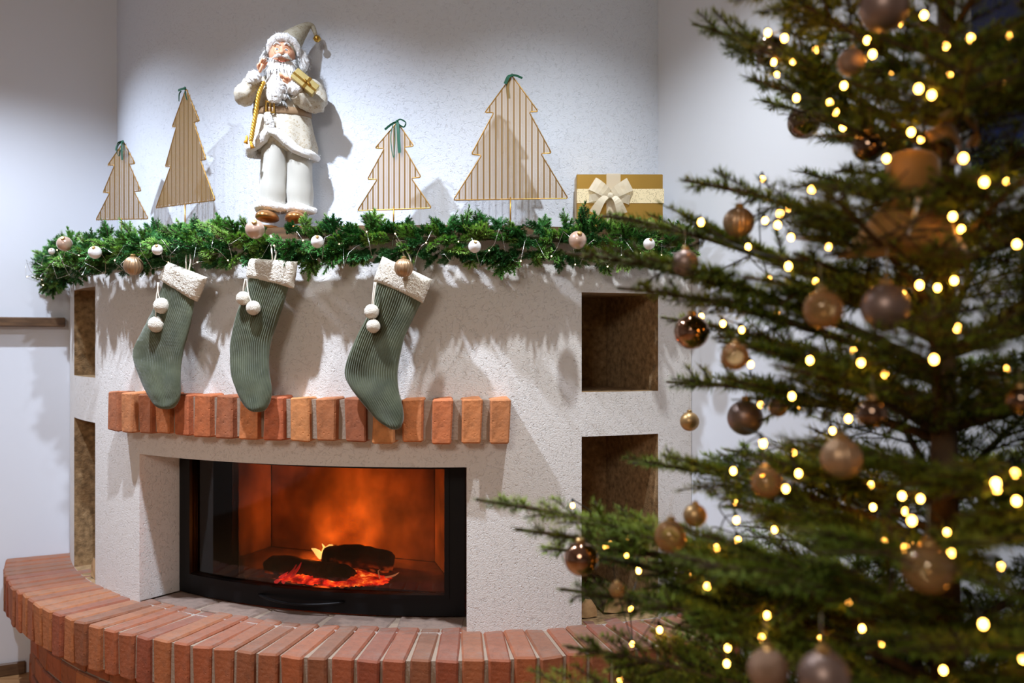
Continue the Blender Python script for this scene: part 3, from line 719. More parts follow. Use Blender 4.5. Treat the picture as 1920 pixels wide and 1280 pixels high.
for i in range(ns):
    t = (i+gr.random())/ns; ph = PHL+0.02+(PHR-PHL-0.05)*t
    az = gr.uniform(-1.9, 2.2)            # 0 = outward, + up, - down
    if gr.random() < 0.35: az = gr.uniform(-0.5, 0.9)
    rad = Vector((math.sin(ph), -math.cos(ph), 0)); tan = Vector((math.cos(ph), math.sin(ph), 0)); upv = Vector((0, 0, 1))
    out = rad*math.cos(az)+upv*math.sin(az)
    along = gr.gauss(-0.55, 0.55)
    d = (out*gr.uniform(0.55, 1.0)+tan*along).normalized()
    if abs(az) > 1.6: d = (d+rad*0.45).normalized()
    p = P(ph, 1.640+0.012*math.cos(az), 1.474+0.022*math.sin(az))+tan*gr.uniform(-0.01, 0.01)
    ln = 0.62+0.38*gr.random()
    if 0.9 < az < 1.5 and gr.random() < 0.3: d = (Vector((0, 0, 1))+tan*gr.uniform(-0.6, 0.2)+rad*0.35).normalized(); ln = 1.0
    # keep clear of the wall behind the ends
    tipp = p+d*0.10
    v1 = (tipp-Vector((CX, CY, 0))); 
    if v1.xy.dot(nl.xy) < 0.02 and t < 0.2: d = (d+nl*0.9).normalized()
    if v1.xy.dot(nr.xy) < 0.03 and t > 0.8: d = (d+nr*0.9).normalized()
    o = link('sprig', gr.choice(SPR)); o.parent = garl; o.matrix_parent_inverse = garl.matrix_basis.inverted()
    q = d.to_track_quat('X', 'Z') @ Matrix.Rotation(gr.uniform(-0.8, 0.8), 3, 'X').to_quaternion()
    o.location = p; o.rotation_euler = q.to_euler(); o.scale = (ln*1.0,)*3
FV, FT, FM = [], [], []; fo = 0
for i in range(230):                      # inner filling of the garland
    me_ = gr.choice(SPR); nv_ = len(me_.vertices); co = np.empty(nv_*3, np.float32); me_.vertices.foreach_get('co', co); co = co.reshape(-1, 3)
    tr_ = np.empty(len(me_.loops), np.int32); me_.loops.foreach_get('vertex_index', tr_); tr_ = tr_.reshape(-1, 3)
    ph = PHL+0.02+(PHR-PHL-0.05)*(i+gr.random())/230; rad = Vector((math.sin(ph), -math.cos(ph), 0)); tan = Vector((math.cos(ph), math.sin(ph), 0))
    az = gr.uniform(-1.7, 1.3); d = (rad*math.cos(az)*0.6+Vector((0, 0, 1))*math.sin(az)*0.55+tan*gr.choice((-1, -1, 1))*gr.uniform(0.5, 1.0)+rad*0.15).normalized()
    e_ = P(ph, 1.655, 1.47)+d*0.1-Vector((CX, CY, 0))
    if e_.xy.dot(nl.xy) < 0.03 or e_.xy.dot(nr.xy) < 0.03: continue
    q = np.array((d.to_track_quat('X', 'Z') @ Matrix.Rotation(gr.uniform(-0.8, 0.8), 3, 'X').to_quaternion()).to_matrix())
    FV.append((co*0.72) @ q.T+np.array(P(ph, 1.642+0.010*math.cos(az), 1.476+0.026*math.sin(az)))); FT.append(tr_+fo); fo += nv_
fo_ = link('inner_sprigs', np_mesh('inner_sprigs', np.concatenate(FV), np.concatenate(FT), mat('garland_inner_needles', (56, 116, 56), 0.5))); fo_['kind'] = 'stuff'
fo_.parent = garl; fo_.matrix_parent_inverse = garl.matrix_basis.inverted()
# thin silver wire lights in the garland
m_silver = mat('silver_wire', (214, 210, 204), 0.25, 0.9); m_led = mat('tiny_warm_led', (255, 230, 190), 0.4)
b_ = bsdf(m_led); b_.inputs['Emission Color'].default_value = (1, 0.75, 0.42, 1); b_.inputs['Emission Strength'].default_value = 6
wl = tag(empty('wire_light_string', P(-18*DEG, 1.70, 1.45)), 'thin silver wire with tiny warm lights wound through the garland', 'light string')
wp = [P(PHL+0.05+(PHR-PHL-0.12)*i/220, 1.700+0.030*math.sin(i*1.13)+0.012*math.sin(i*0.41), 1.452+0.035*math.cos(i*0.83)+0.014*math.sin(i*2.1)) for i in range(221)]
mb = MB(); mb.tube(wp, 0.0006, 4); setparent(mb.build('wire', m_silver, smooth=True), wl)
ledm = MB(); ledm.sphere((0, 0, 0), 0.0019, seg=8, rings=6); ledm = ledm.mesh('tiny_led', m_led, True)
for i in range(4, 220, 7):
    setparent(link('led', ledm, None, wp[i]), wl)

# ------------------------------------------------------------------ baubles
m_cap = mat('bauble_cap_gold', (196, 160, 104), 0.3, 0.9); m_string = mat('hanging_thread', (190, 176, 150), 0.7)
def bmat(nm, rgb, rough, metal, coat=0.0, speck=0):
    m = mat(nm, rgb, rough, metal)
    if coat: bsdf(m).inputs['Coat Weight'].default_value = coat; bsdf(m).inputs['Coat Roughness'].default_value = 0.05
    if speck: bump(m, speck, 0.5, 0.0006, 1)
    return m
BM = {'matte': bmat('matte_mauve', (134, 112, 102), 0.42, 0.6), 'pearl': bmat('rosy_pearl', (198, 166, 146), 0.3, 0.25, 0.7),
      'mirror': bmat('smoky_mirror', (120, 98, 82), 0.04, 1.0), 'copper': bmat('copper_mirror', (158, 122, 98), 0.05, 1.0),
      'glitter': bmat('glittered_rose_gold', (146, 116, 94), 0.45, 0.6, 0, 900), 'ribbed': bmat('ribbed_rose_gold', (170, 138, 106), 0.4, 0.65),
      'white': bmat('satin_white', (232, 228, 226), 0.35, 0.0, 0.3), 'gold': bmat('satin_gold', (172, 138, 92), 0.38, 0.7)}
def clear_mat(nm, rgb):
    m = bpy.data.materials.new(nm); m.use_nodes = True; MATS[nm] = m; nt = m.node_tree; nt.nodes.remove(bsdf(m))
    tr = N(m, 'ShaderNodeBsdfTransparent'); tr.inputs[0].default_value = (*lin(rgb), 1); gl = N(m, 'ShaderNodeBsdfGlossy', Roughness=0.05); gl.inputs[0].default_value = (*lin((250, 226, 196)), 1)
    fr = N(m, 'ShaderNodeFresnel', IOR=1.7); mx = N(m, 'ShaderNodeMixShader'); L(m, fr.outputs[0], mx.inputs[0]); L(m, tr.outputs[0], mx.inputs[1]); L(m, gl.outputs[0], mx.inputs[2])
    df = N(m, 'ShaderNodeBsdfDiffuse'); df.inputs[0].default_value = (*lin((206, 166, 112)), 1); m2_ = N(m, 'ShaderNodeMixShader'); m2_.inputs[0].default_value = 0.22; L(m, mx.outputs[0], m2_.inputs[1]); L(m, df.outputs[0], m2_.inputs[2])
    L(m, m2_.outputs[0], nt.nodes['Material Output'].inputs[0]); return m
BM['clear'] = clear_mat('tinted_clear_amber', (246, 226, 190))
def bauble_meshes(kind):
    mb = MB()
    if kind == 'ribbed': fn = lambda d, p: p*(1-0.045*(1-abs(math.sin(8*math.atan2(d.y, d.x))))*math.sqrt(max(0, 1-d.z*d.z)))
    else: fn = None
    mb.sphere((0, 0, 0), 1.0, seg=96 if kind == 'ribbed' else 40, rings=24, fn=fn); ball = mb.mesh('bauble_ball', BM[kind], True)
    return ball
cap = MB(); rr = [(0.26, 0.93), (0.27, 1.0), (0.25, 1.05), (0.25, 1.17), (0.20, 1.21), (0.02, 1.22)]
cap.loft([[Vector((r*(1+0.04*(j % 2))*math.cos(2*math.pi*j/20), r*(1+0.04*(j % 2))*math.sin(2*math.pi*j/20), z)) for j in range(20)] for r, z in rr]); CAPM = cap.mesh('bauble_cap', m_cap)
hk = MB(); hk.tube([(0.10*math.sin(a), 0, 1.30-0.10*math.cos(a)) for a in [2*math.pi*k/12 for k in range(13)]], 0.018, 6)
HOOK = hk.mesh('bauble_loop', m_cap, True)
st = MB(); st.tube([(0, 0, 1.38), (0.03, 0.02, 1.9), (0, 0, 2.5)], 0.014, 5); THREAD = st.mesh('bauble_thread', m_string, True)
BALL = {k: bauble_meshes(k) for k in BM}
def bauble(pos, r, kind, label, group, thread=True, tilt=(0, 0, 0)):
    e = tag(empty('bauble', pos), label, 'bauble', group); e.scale = (r,)*3; e.rotation_euler = tilt
    link('ball', BALL[kind], e); link('cap', CAPM, e)
    if thread: link('hanging_loop', HOOK, e); link('thread', THREAD, e)
    return e
GB = [(478, 430, 18, 'pearl', 'large rosy pearl bauble on the garland in front of the figure\'s shoe', 1.745),
      (595, 453, 12, 'white', 'white bauble on the garland to the right of the figure\'s feet', 1.745),
      (890, 462, 12, 'white', 'white bauble on the garland below the left side of the widest lace tree', 1.74),
      (1083, 450, 17, 'pearl', 'rosy pearl bauble on the garland below the left edge of the gift box', 1.74),
      (1217, 457, 11, 'white', 'white bauble on the garland below the right part of the gift box', 1.745),
      (757, 502, 18, 'ribbed', 'ribbed rose-gold bauble hanging over the cuff of the rightmost stocking', 1.735),
      (250, 498, 18, 'ribbed', 'ribbed gold bauble hanging under the garland left of the leftmost stocking', 1.72),
      (121, 457, 14, 'pearl', 'rosy bauble half sunk in the left tip of the garland', 1.72),
      (178, 473, 12, 'white', 'greyish white bauble among the garland needles left of the smallest lace tree', 1.735),
      (295, 468, 10, 'white', 'small pale bauble in the garland between the two left lace trees', 1.735),
      (97, 471, 6, 'white', 'tiny white bauble at the far left tip of the garland', 1.72)]
for x, y, rp, kd, lb, R in GB:
    Y, ph = ray_arc(x, R); p = px(x, y, Y)
    bauble(p, rp*Y/F, kd, lb, 'baubles on the garland', False, (0.9, 0, 0.2) if kd != 'ribbed' else (0.2, 0, 0.3))

# ------------------------------------------------------------------ stockings
m_cord = mat('green_corduroy', (90, 98, 70), 0.95, Sheen_Weight=0.4); vary(m_cord, [(0.3, (70, 77, 56)), (0.7, (96, 102, 78))], 22, 3)
m_sherpa = mat('cream_sherpa', (232, 222, 206), 1.0); bump(m_sherpa, 420, 1.0, 0.004, 3)
m_yarn = mat('cream_yarn', (226, 216, 200), 0.95)
STK = [
 ('leftmost green corduroy stocking hanging slanted from the mantel', 330,
  [(307, 534), (292, 572), (272, 612), (255, 645), (250, 665), (257, 692), (271, 725), (284, 747), (295, 761), (304, 766)],
  [(364, 567), (360, 597), (352, 630), (345, 655), (340, 685), (339, 712), (339, 737), (335, 752), (326, 764), (316, 767)],
  [(318, 492), (299, 522), (370, 566), (389, 520)], [(303, 573, 16), (293, 608, 16)], (309, 530)),
 ('middle green corduroy stocking hanging below the figure', 490,
  [(467, 525), (447, 580), (437, 617), (432, 650), (432, 675), (435, 705), (444, 732), (455, 755), (468, 768), (478, 772)],
  [(541, 540), (532, 572), (520, 607), (510, 635), (505, 665), (506, 700), (510, 730), (507, 752), (498, 768), (488, 772)],
  [(470, 484), (463, 520), (551, 541), (558, 490)], [(456, 559, 14), (475, 577, 14.5)], (470, 524)),
 ('rightmost and longest green corduroy stocking with sunlit white cuff', 730,
  [(707.5, 531), (691, 586), (669, 630), (651, 673), (646, 702), (658, 728), (684, 761), (706, 786), (726, 800), (736, 805)],
  [(790, 567), (777, 593), (760, 630), (751, 666), (746, 702), (748, 732), (755, 761), (757, 784), (752, 800), (744, 805)],
  [(717, 480), (700, 526), (793, 569), (811, 524)], [(697, 584, 15), (700, 611, 14)], (706, 530))]
STK[2] = ('rightmost and longest green corduroy stocking with the ribbed bauble over its cuff',)+STK[2][1:]
def smooth_line(pts, n):
    out = []; m = len(pts)-1
    for k in range(n):
        s_ = k/(n-1)*m; i = min(int(s_), m-1); t = s_-i
        p0, p1, p2, p3 = (Vector(pts[max(i-1, 0)]), Vector(pts[i]), Vector(pts[i+1]), Vector(pts[min(i+2, m)]))
        out.append(0.5*((2*p1)+(p2-p0)*t+(2*p0-5*p1+4*p2-p3)*t*t+(3*p1-p0-3*p2+p3)*t**3))
    return out
for si, (lab, xc, Lp, Rp, cuff, poms, knot) in enumerate(STK):
    Y, ph = ray_arc(xc, 1.685); org = P(ph, 1.685, 1.2); nrm = Vector((math.sin(ph), -math.cos(ph), 0))
    root = tag(empty('christmas_stocking', P(ph, 1.665, 1.47)), lab, 'stocking', 'green stockings hanging from the mantel')
    Lp = [(Lp[0][0]+(Lp[0][0]-Lp[1][0])*0.3, Lp[0][1]-14)]+Lp; Rp = [(Rp[0][0]+(Rp[0][0]-Rp[1][0])*0.3, Rp[0][1]-14)]+Rp
    L_ = smooth_line([plane_pt(x, y, org, nrm) for x, y in Lp], 46); R_ = smooth_line([plane_pt(x, y, org, nrm) for x, y in Rp], 46)
    nx = 120; rings = []
    for i in range(46):
        a, b = L_[i], R_[i]; c = (a+b)/2; h = (b-a)/2; hw = h.length; ring = []; end = min(1.0, (45-i)/6.0)**0.5
        tk = 0.016*max(end, 0.15)
        wr = mnoise.noise(Vector((i*0.23, si*5.0, 0)))*0.004
        for j in range(nx):
            u = -1+2*j/(nx-1); prof = math.sqrt(max(0, 1-abs(u)**3.2))
            rib = 0.0017*math.cos(u*hw/0.0031*math.pi)*min(1, prof*2)
            wave = 0.0035*mnoise.noise(Vector((u*1.4+si, i*0.16, 3.0)))
            ring.append(c+h*u+nrm*(tk*prof+rib+wave*prof))
        for j in range(20):
            u = 1-2*(j+0.5)/20; prof = math.sqrt(max(0, 1-abs(u)**3.2)); ring.append(c+h*u-nrm*(tk*0.6*prof))
        rings.append(ring)
    mb = MB(); mb.loft(rings); setparent(mb.build('sock', m_cord, smooth=True), root)
    # cuff: padded slab with fleece relief
    q = [plane_pt(x, y, org, nrm) for x, y in cuff]; mb = MB(); rings = []
    nu, nv = 72, 40
    for i in range(nv+1):
        v = i/nv; a = q[0]*(1-v)+q[1]*v; b = q[3]*(1-v)+q[2]*v; ring = []; ev = (1-abs(2*v-1)**6)**0.5
        for sd in (1, -1):
            for j in range(nu+1):
                u = j/nu if sd > 0 else 1-j/nu
                eu = max(0, 1-abs(2*u-1)**6)**0.5; p = a*(1-u)+b*u
                bmp = 0.0010*mnoise.noise(p*160)+0.0022*mnoise.noise(p*380)
                ring.append(p+nrm*sd*((0.024 if sd > 0 else 0.014)*max(0.15, ev)*eu+(bmp if sd > 0 else 0)))
        rings.append(ring)
    mb.loft(rings); setparent(mb.build('cuff', m_sherpa, smooth=True), root)
    mb = MB(); lp = [(q[0]+q[3])/2+Vector((0, 0, -0.01)), (q[0]+q[3])/2+Vector((0.006, 0, 0.028)), P(ph, 1.64, 1.50), (q[0]+q[3])/2+Vector((-0.006, 0, 0.026)), (q[0]+q[3])/2+Vector((-0.004, 0, -0.01))]
    mb.tube(smooth_line(lp, 20), 0.0022, 6); setparent(mb.build('hanging_loop', m_yarn, smooth=True), root)
    kn = plane_pt(*knot, org, nrm)+nrm*0.026; mb = MB(); cents = []
    for k, (x, y, rp) in enumerate(poms):
        c = plane_pt(x, y, org, nrm)+nrm*(0.030+0.004*k); Yc = c.y; c = px(x, y, Yc); cents.append((c, rp*Yc/F))
        mb.tube(smooth_line([kn+Vector((0.004*k, 0, 0)), (kn+c)/2+nrm*0.004, c], 8), 0.0016, 6)
        m2 = MB(); m2.sphere(c, rp*Yc/F*0.93, seg=32, rings=20, fn=lambda d, p: p*(1+0.05*mnoise.noise(d*7+Vector((si, k, 0)))+0.05*mnoise.noise(d*17)))
        setparent(m2.build('pompom', m_sherpa, smooth=True), root)
    setparent(mb.build('cord', m_yarn, smooth=True), root)

# ------------------------------------------------------------------ white-robed santa figure
SR = 1.520; sY, sph = ray_arc(535, SR)
s_loc = P(sph, SR, MZ); s_yaw = math.atan2(-s_loc.x, s_loc.y)
santa = tag(empty('santa_figure', s_loc, s_yaw), 'standing bearded santa doll in white and gold robe and pointed hat on the mantel', 'figurine')
SC = sY/F; SY0 = 640-(MZ-CAMZ)*F/sY
def S(x, y, w=0.0): return Vector(((x-535)*SC, -w, (SY0-y)*SC))
m_skin = mat('doll_skin', (228, 166, 132), 0.5, Subsurface_Weight=0.1); m_lip = mat('doll_lips', (196, 104, 88), 0.4); m_eyew = mat('doll_eye_white', (240, 238, 232), 0.2); m_iris = mat('doll_iris', (52, 84, 120), 0.15)
m_fur = mat('white_fur', (232, 230, 228), 1.0, Sheen_Weight=0.5); bump(m_fur, 300, 0.6, 0.003)
m_robe = mat('ivory_satin_robe', (222, 214, 200), 0.7, Sheen_Weight=0.3)
def brocade(name, base, fig):
    m = mat(name, base, 0.55); v = coords(m, 'Object')
    wn_ = N(m, 'ShaderNodeTexNoise', Scale=60, Detail=2); L(m, v, wn_.inputs['Vector'])
    ad = N(m, 'ShaderNodeVectorMath'); ad.operation = 'MULTIPLY_ADD'; L(m, wn_.outputs['Color'], ad.inputs[0]); ad.inputs[1].default_value = (0.012, 0.012, 0.012); L(m, v, ad.inputs[2])
    vo_ = N(m, 'ShaderNodeTexVoronoi', Scale=105); L(m, ad.outputs[0], vo_.inputs['Vector'])
    c0, c1 = (*lin(base), 1), (*lin(fig), 1)
    L(m, ramp(m, vo_.outputs['Distance'], [(0.10, c1), (0.16, c0), (0.30, c0), (0.36, c1), (0.44, c0)]), bsdf(m).inputs['Base Color'])
    return m
m_broc = brocade('ivory_gold_brocade', (196, 188, 172), (158, 136, 100)); m_hat = brocade('beige_scroll_brocade', (168, 160, 140), (126, 110, 78))
m_trous = mat('grey_velour', (176, 172, 162), 0.9, Sheen_Weight=0.5); bump(m_trous, 500, 0.3, 0.001)
m_bronze = mat('bronze_leather', (176, 122, 70), 0.3, 0.75); m_belt = mat('taupe_leather_belt', (150, 122, 92), 0.4); m_goldm = mat('polished_gold', (206, 164, 78), 0.25, 0.95); m_rope = mat('gold_cord', (206, 160, 62), 0.4, 0.6)
m_tass = mat('amber_tassel', (214, 152, 40), 0.6); m_rim = mat('thin_gold_spectacles', (190, 150, 84), 0.3, 0.9)
def oval(c, rx, ry, n=28, tilt=0.0, nz=0.0, seed=0.0, freq=3.0):
    out = []
    for j in range(n):
        a = 2*math.pi*j/n; k = 1+nz*mnoise.noise(Vector((math.cos(a)*freq, math.sin(a)*freq, seed)))
        out.append(Vector((c.x+math.cos(a)*rx*k, c.y+math.sin(a)*ry*k, c.z+math.cos(a)*rx*tilt)))
    return out
def fur_strands(base, nrm_, ln, wd, jitter=0.5, down=0.0):
    B = np.array([tuple(p) for p in base]); D = np.array([tuple(p) for p in nrm_])+RNG.normal(0, jitter, (len(base), 3)); D[:, 2] -= down
    return needles(B, D, ln*(0.6+0.7*RNG.random(len(base))), np.full(len(base), wd))
def fur_tube(name, path, rad, parent, m=None, strands=220, ln=0.007, seed=0.0, down=0.1, lump=0.18, ry=None):
    mb = MB(); pts = smooth_line(path, 26) if len(path) > 2 else smooth_line([path[0], (Vector(path[0])+Vector(path[1]))/2, path[1]], 14)
    n = len(pts); rads = []
    for i in range(n):
        r = rad[min(len(rad)-1, int(i/(n-1)*(len(rad)-1)+0.5))] if hasattr(rad, '__len__') else rad
        if hasattr(rad, '__len__'):
            f = i/(n-1)*(len(rad)-1); k = min(int(f), len(rad)-2); r = rad[k]*(1-f+k)+rad[k+1]*(f-k)
        e = math.sin(math.pi*(0.08+0.84*i/(n-1)))**0.35
        rads.append(r*e*(1+lump*mnoise.noise(Vector((i*0.6, seed, 1.0)))))
    mb.tube(pts, rads, 18, ry=ry)
    vv = []
    for k, v in enumerate(mb.v):
        p = Vector(v); vv.append(tuple(p+Vector((mnoise.noise(p*120), mnoise.noise(p*120+Vector((9, 0, 0))), mnoise.noise(p*120+Vector((0, 9, 0)))))*0.0022))
    mb.v = vv
    bs, ns = [], []
    for _ in range(strands):
        i = random.randrange(n); j = random.randrange(18); p = Vector(vv[i*18+j]); bs.append(p); ns.append((p-pts[i]).normalized())
    sv, stt = fur_strands(bs, ns, ln, 0.0011, 0.45, down)
    tri = []
    for f in mb.f:
        for k in range(1, len(f)-1): tri.append((f[0], f[k], f[k+1]))
    V = np.concatenate([np.array(vv), sv]); T = np.concatenate([np.array(tri), stt+len(vv)])
    return link(name, np_mesh(name, V, T, m or m_fur, None, True), parent)
# trousers: two legs joined at the seat, one mesh
mb = MB()
for cx0, cx1, cx2, r0, r1, top in ((516, 511, 511, 25, 24, 262), (560, 561, 562, 25, 24, 262)):
    rings = []
    for i in range(15):
        t = i/14; y = top+(400-top)*t; xx = cx0+(cx1-cx0)*t; rr = (r0+(r1-r0)*t)*SC*(0.92+0.16*t)
        fold = 0.10*math.sin(t*19+cx0)*max(0, t-0.45)
        rings.append(oval(S(xx, y, 0.012), rr*(1+fold), rr*1.05*(1+fold), 26, 0.0, 0.10, t*3+cx0))
    mb.loft(rings)
mb.build('trousers', m_trous, santa, True)
for x, yy in ((511, 391), (564, 394)):
    c = [S(x+23*math.cos(a), yy+3*math.sin(2*a), 0.014+23*SC*math.sin(a)*1.05) for a in [2*math.pi*k/12 for k in range(13)]]
    fur_tube('trouser_cuff', c, 9*SC, santa, None, 260, 0.007, x)
for x, yw in ((499, 0.35), (553, 0.0)):
    mb = MB()
    def shoe_fn(d, p):
        q = Vector(p); q.z *= 1.0 if d.z > 0 else 0.55; q.z += 0.004*max(0, -d.y); return rotz(-yw) @ q
    mb.sphere(S(x+(4 if yw else 0), 415, 0.050), 0.030, 0.048, 0.021, 28, 16, shoe_fn); sh = mb.build('shoe', m_bronze, santa, True)
    mb = MB(); c0 = S(x+(4 if yw else 0), SY0-2.5, 0.050)
    mb.loft([[c0+rotz(-yw) @ Vector((0.031*math.cos(a)*k, 0.049*math.sin(a)*k, dz)) for a in [2*math.pi*j/24 for j in range(24)]] for k, dz in ((0.97, -0.0035), (1.0, 0.0), (0.98, 0.005))]); mb.build('sole', m_bronze, sh)
# robe (jacket) with flared skirt
prof = [(142, 26, 0.030, 533), (152, 44, 0.040, 533), (168, 52, 0.046, 533), (190, 54, 0.052, 531), (208, 52, 0.054, 530), (216, 50, 0.053, 529), (226, 53, 0.056, 529), (246, 57, 0.060, 530), (270, 60, 0.062, 531), (288, 61, 0.062, 532)]
rings = []
for i, (y, rx, ry, xc) in enumerate(prof):
    ring = []
    for j in range(48):
        a = 2*math.pi*j/48; fold = 1.0
        if y > 215: fold = 1+0.05*math.sin(a*9+1.2)*(y-215)/70+0.09*mnoise.noise(Vector((math.cos(a)*3, math.sin(a)*3, y*0.05)))
        yy = y
        if y > 226:       # hem rises to an opening left of the middle at the front
            fx_ = (xc+rx*math.cos(a)-512)/26.0
            if math.sin(a) < 0.2: yy = y-(y-226)/62*34*math.exp(-fx_*fx_)
            yy += (y-226)/62*8*max(0, math.cos(a))
        ring.append(S(xc+rx*SC*fold*math.cos(a)/SC, yy, -ry*fold*math.sin(a)*0.86+0.010))
    rings.append(ring)
mb = MB(); mb.loft(rings); jk = mb.build('robe', m_broc, santa, True)
hem = rings[-1]; hp = [hem[j % 48] for j in range(0, 49, 3)]
fur_tube('fur_hem', hp, 10*SC, jk, None, 800, 0.007, 2.0)
fur_tube('fur_front', [S(512, 252, 0.064), S(506, 238, 0.066), S(503, 224, 0.066)], 8*SC, jk, None, 160, 0.006, 3.0)
# beard-white front panel
fur_tube('fur_lapel', [S(520, 160, 0.052), S(517, 185, 0.058), S(516, 206, 0.060)], [20*SC, 19*SC, 14*SC], jk, None, 380, 0.007, 5.0, 0.3)
# belt, buckle
mb = MB(); rg = []
for y in (209, 210, 221, 222):
    k = 1.03 if y in (210, 221) else 1.0
    rg.append([S(529.5+52*k*math.cos(a), y, -0.055*k*math.sin(a)*0.90+0.010) for a in [2*math.pi*j/40 for j in range(40)]])
mb.loft(rg); belt = mb.build('belt', m_belt, santa, True)
mb = MB(); bc = S(508, 213, 0.0625)
for dx, dz, sx, sz in ((-7, 0, 2.6, 21), (7, 0, 2.6, 21), (0, 9.5, 16.6, 2.6), (0, -9.5, 16.6, 2.6), (0, 0, 2, 17)):
    mb.box(bc+Vector((dx*SC, 0, dz*SC)), sx*SC, 0.005, sz*SC, None, 0.0006)
for k in range(20):
    a = k/20*4; sd = int(a); t = a-sd; xx, zz = [(-8+16*t, 10.5), (8, 10.5-21*t), (8-16*t, -10.5), (-8, -10.5+21*t)][sd]
    mb.sphere(bc+Vector((xx*SC, -0.002, zz*SC)), 0.0016, seg=8, rings=5)
mb.build('buckle', m_goldm, belt)
# arms
def sleeve(name, path, rad):
    pts = smooth_line(path, 24); rads = []
    for i in range(24):
        f = i/23*(len(rad)-1); k = min(int(f), len(rad)-2); rads.append((rad[k]*(1-f+k)+rad[k+1]*(f-k))*SC*(1+0.10*mnoise.noise(Vector((i*0.55, path[0].x*40, 0)))))
    mb = MB(); mb.tube(pts, rads, 22); mb.v = [tuple(Vector(p)+Vector((mnoise.noise(Vector(p)*55), mnoise.noise(Vector(p)*55+Vector((5, 0, 0))), mnoise.noise(Vector(p)*70)))*0.006) for p in mb.v]
    return mb.build(name, m_broc, santa, True)
sleeve('sleeve', [S(489, 158, 0.012), S(470, 178, 0.022), S(463, 192, 0.045), S(474, 178, 0.066), S(484, 164, 0.074)], [15, 19, 20, 15, 12])
sleeve('sleeve', [S(578, 158, 0.012), S(591, 178, 0.020), S(590, 200, 0.044), S(570, 199, 0.068), S(556, 188, 0.080)], [16, 19, 17, 15, 12])
fur_tube('sleeve_cuff', [S(472, 174, 0.078), S(480, 166, 0.084), S(488, 157, 0.084)], [11*SC, 13*SC, 11*SC], santa, None, 240, 0.006, 7.0)
fur_tube('sleeve_cuff', [S(562, 188, 0.086), S(551, 180, 0.090), S(543, 172, 0.090)], [11*SC, 13*SC, 11*SC], santa, None, 240, 0.006, 9.0)
def hand(wrist, tip_dir, palm_n, parent, m, size=0.020, curl=0.5):
    d = Vector(tip_dir).normalized(); n_ = Vector(palm_n).normalized(); s_ = d.cross(n_).normalized(); mb = MB(); w = Vector(wrist)
    mb.tube([w, w+d*size*0.4, w+d*size*0.9, w+d*size*1.1], [size*0.30, size*0.42, size*0.46, size*0.40], 12, ry=0.62)
    for k, (off, ln) in enumerate(((-0.36, 0.78), (-0.12, 0.95), (0.13, 0.90), (0.36, 0.68))):
        b = w+d*size*0.95+s_*off*size; p1 = b+d*size*ln*0.45+s_*off*size*0.15+n_*size*0.10*curl; p2 = p1+(d+n_*curl*0.9).normalized()*size*ln*0.35; p3 = p2+(d*0.6+n_*curl*1.4).normalized()*size*ln*0.25
        mb.tube([b-d*size*0.3, b, p1, p2, p3], [size*0.13, size*0.135, size*0.12, size*0.105, size*0.07], 8)
    b = w+d*size*0.35-s_*size*0.38; mb.tube([b+s_*size*0.2, b, b-s_*size*0.28+d*size*0.30+n_*size*0.1, b-s_*size*0.26+d*size*0.62+n_*size*0.2], [size*0.15, size*0.16, size*0.14, size*0.08], 8)
    return mb.build('hand', m, parent, True)
hand(S(490, 156, 0.088), (0.35, -0.12, 0.95), (0.65, -0.75, 0.0), santa, m_skin, 0.0215, 0.35)
hand(S(545, 172, 0.094), (-0.80, -0.20, 0.42), (0.3, 0.1, 0.9), santa, m_skin, 0.0215, 0.45)
# head
HC = S(529, 110, 0.034); hx, hy, hz = 24.5*SC, 0.036, 29*SC
def face_fn(d, p):
    q = Vector(p); fr_ = max(0.0, -d.y)
    def g(x, z, sx, sz): return math.exp(-((d.x-x)/sx)**2-((d.z-z)/sz)**2)*(1 if d.y < 0 else 0)
    q.y -= 0.0115*g(0.0, -0.10, 0.17, 0.15)+0.004*g(0.0, 0.10, 0.10, 0.22)+0.005*(g(0.48, -0.22, 0.24, 0.22)+g(-0.48, -0.22, 0.24, 0.22))
    q.y += 0.0035*(g(0.34, 0.13, 0.16, 0.10)+g(-0.34, 0.13, 0.16, 0.10)); q.y -= 0.003*(g(0.33, 0.32, 0.24, 0.08)+g(-0.33, 0.32, 0.24, 0.08))
    q.y -= 0.004*g(0, -0.62, 0.35, 0.16); return q
mb = MB(); mb.sphere(HC, hx, hy, hz, 56, 40, face_fn); head = mb.build('head', m_skin, santa, True)
for sx in (-1, 1):
    ec = S(529+sx*8.0-0.5, 107.5, 0.034+0.0318)
    mb = MB(); mb.sphere(ec, 0.0050, 0.0032, 0.0036, 14, 9); ey = mb.build('eye', m_eyew, head, True)
    mb = MB(); mb.sphere(ec+Vector((-0.0004, -0.0022, 0)), 0.0023, 0.0014, 0.0023, 12, 8); mb.build('iris', m_iris, head, True)
    fur_tube('eyebrow', [S(529+sx*3.5, 99.5, 0.0705), S(529+sx*9, 96.2, 0.070), S(529+sx*14.5, 99.5, 0.066)], 1.9*SC, head, None, 50, 0.003, 11+sx, 0, 0.1)
    mb = MB(); gc = S(529+sx*8.5, 111.5, 0.074); mb.tube([gc+Vector((6*SC*math.cos(a), 0.0015*abs(math.cos(a)), 5*SC*math.sin(a))) for a in [2*math.pi*k/24 for k in range(25)]], 0.0005, 5); mb.build('spectacle_rim', m_rim, head, True)
mb = MB(); mb.tube(smooth_line([S(521, 126.5, 0.0675), S(525, 129.0, 0.0700), S(529, 130, 0.0705), S(533, 129.0, 0.0700), S(537, 126.5, 0.0675)], 12), [0.0006]+[0.0014]*10+[0.0006], 8); mb.build('mouth', m_lip, head, True)
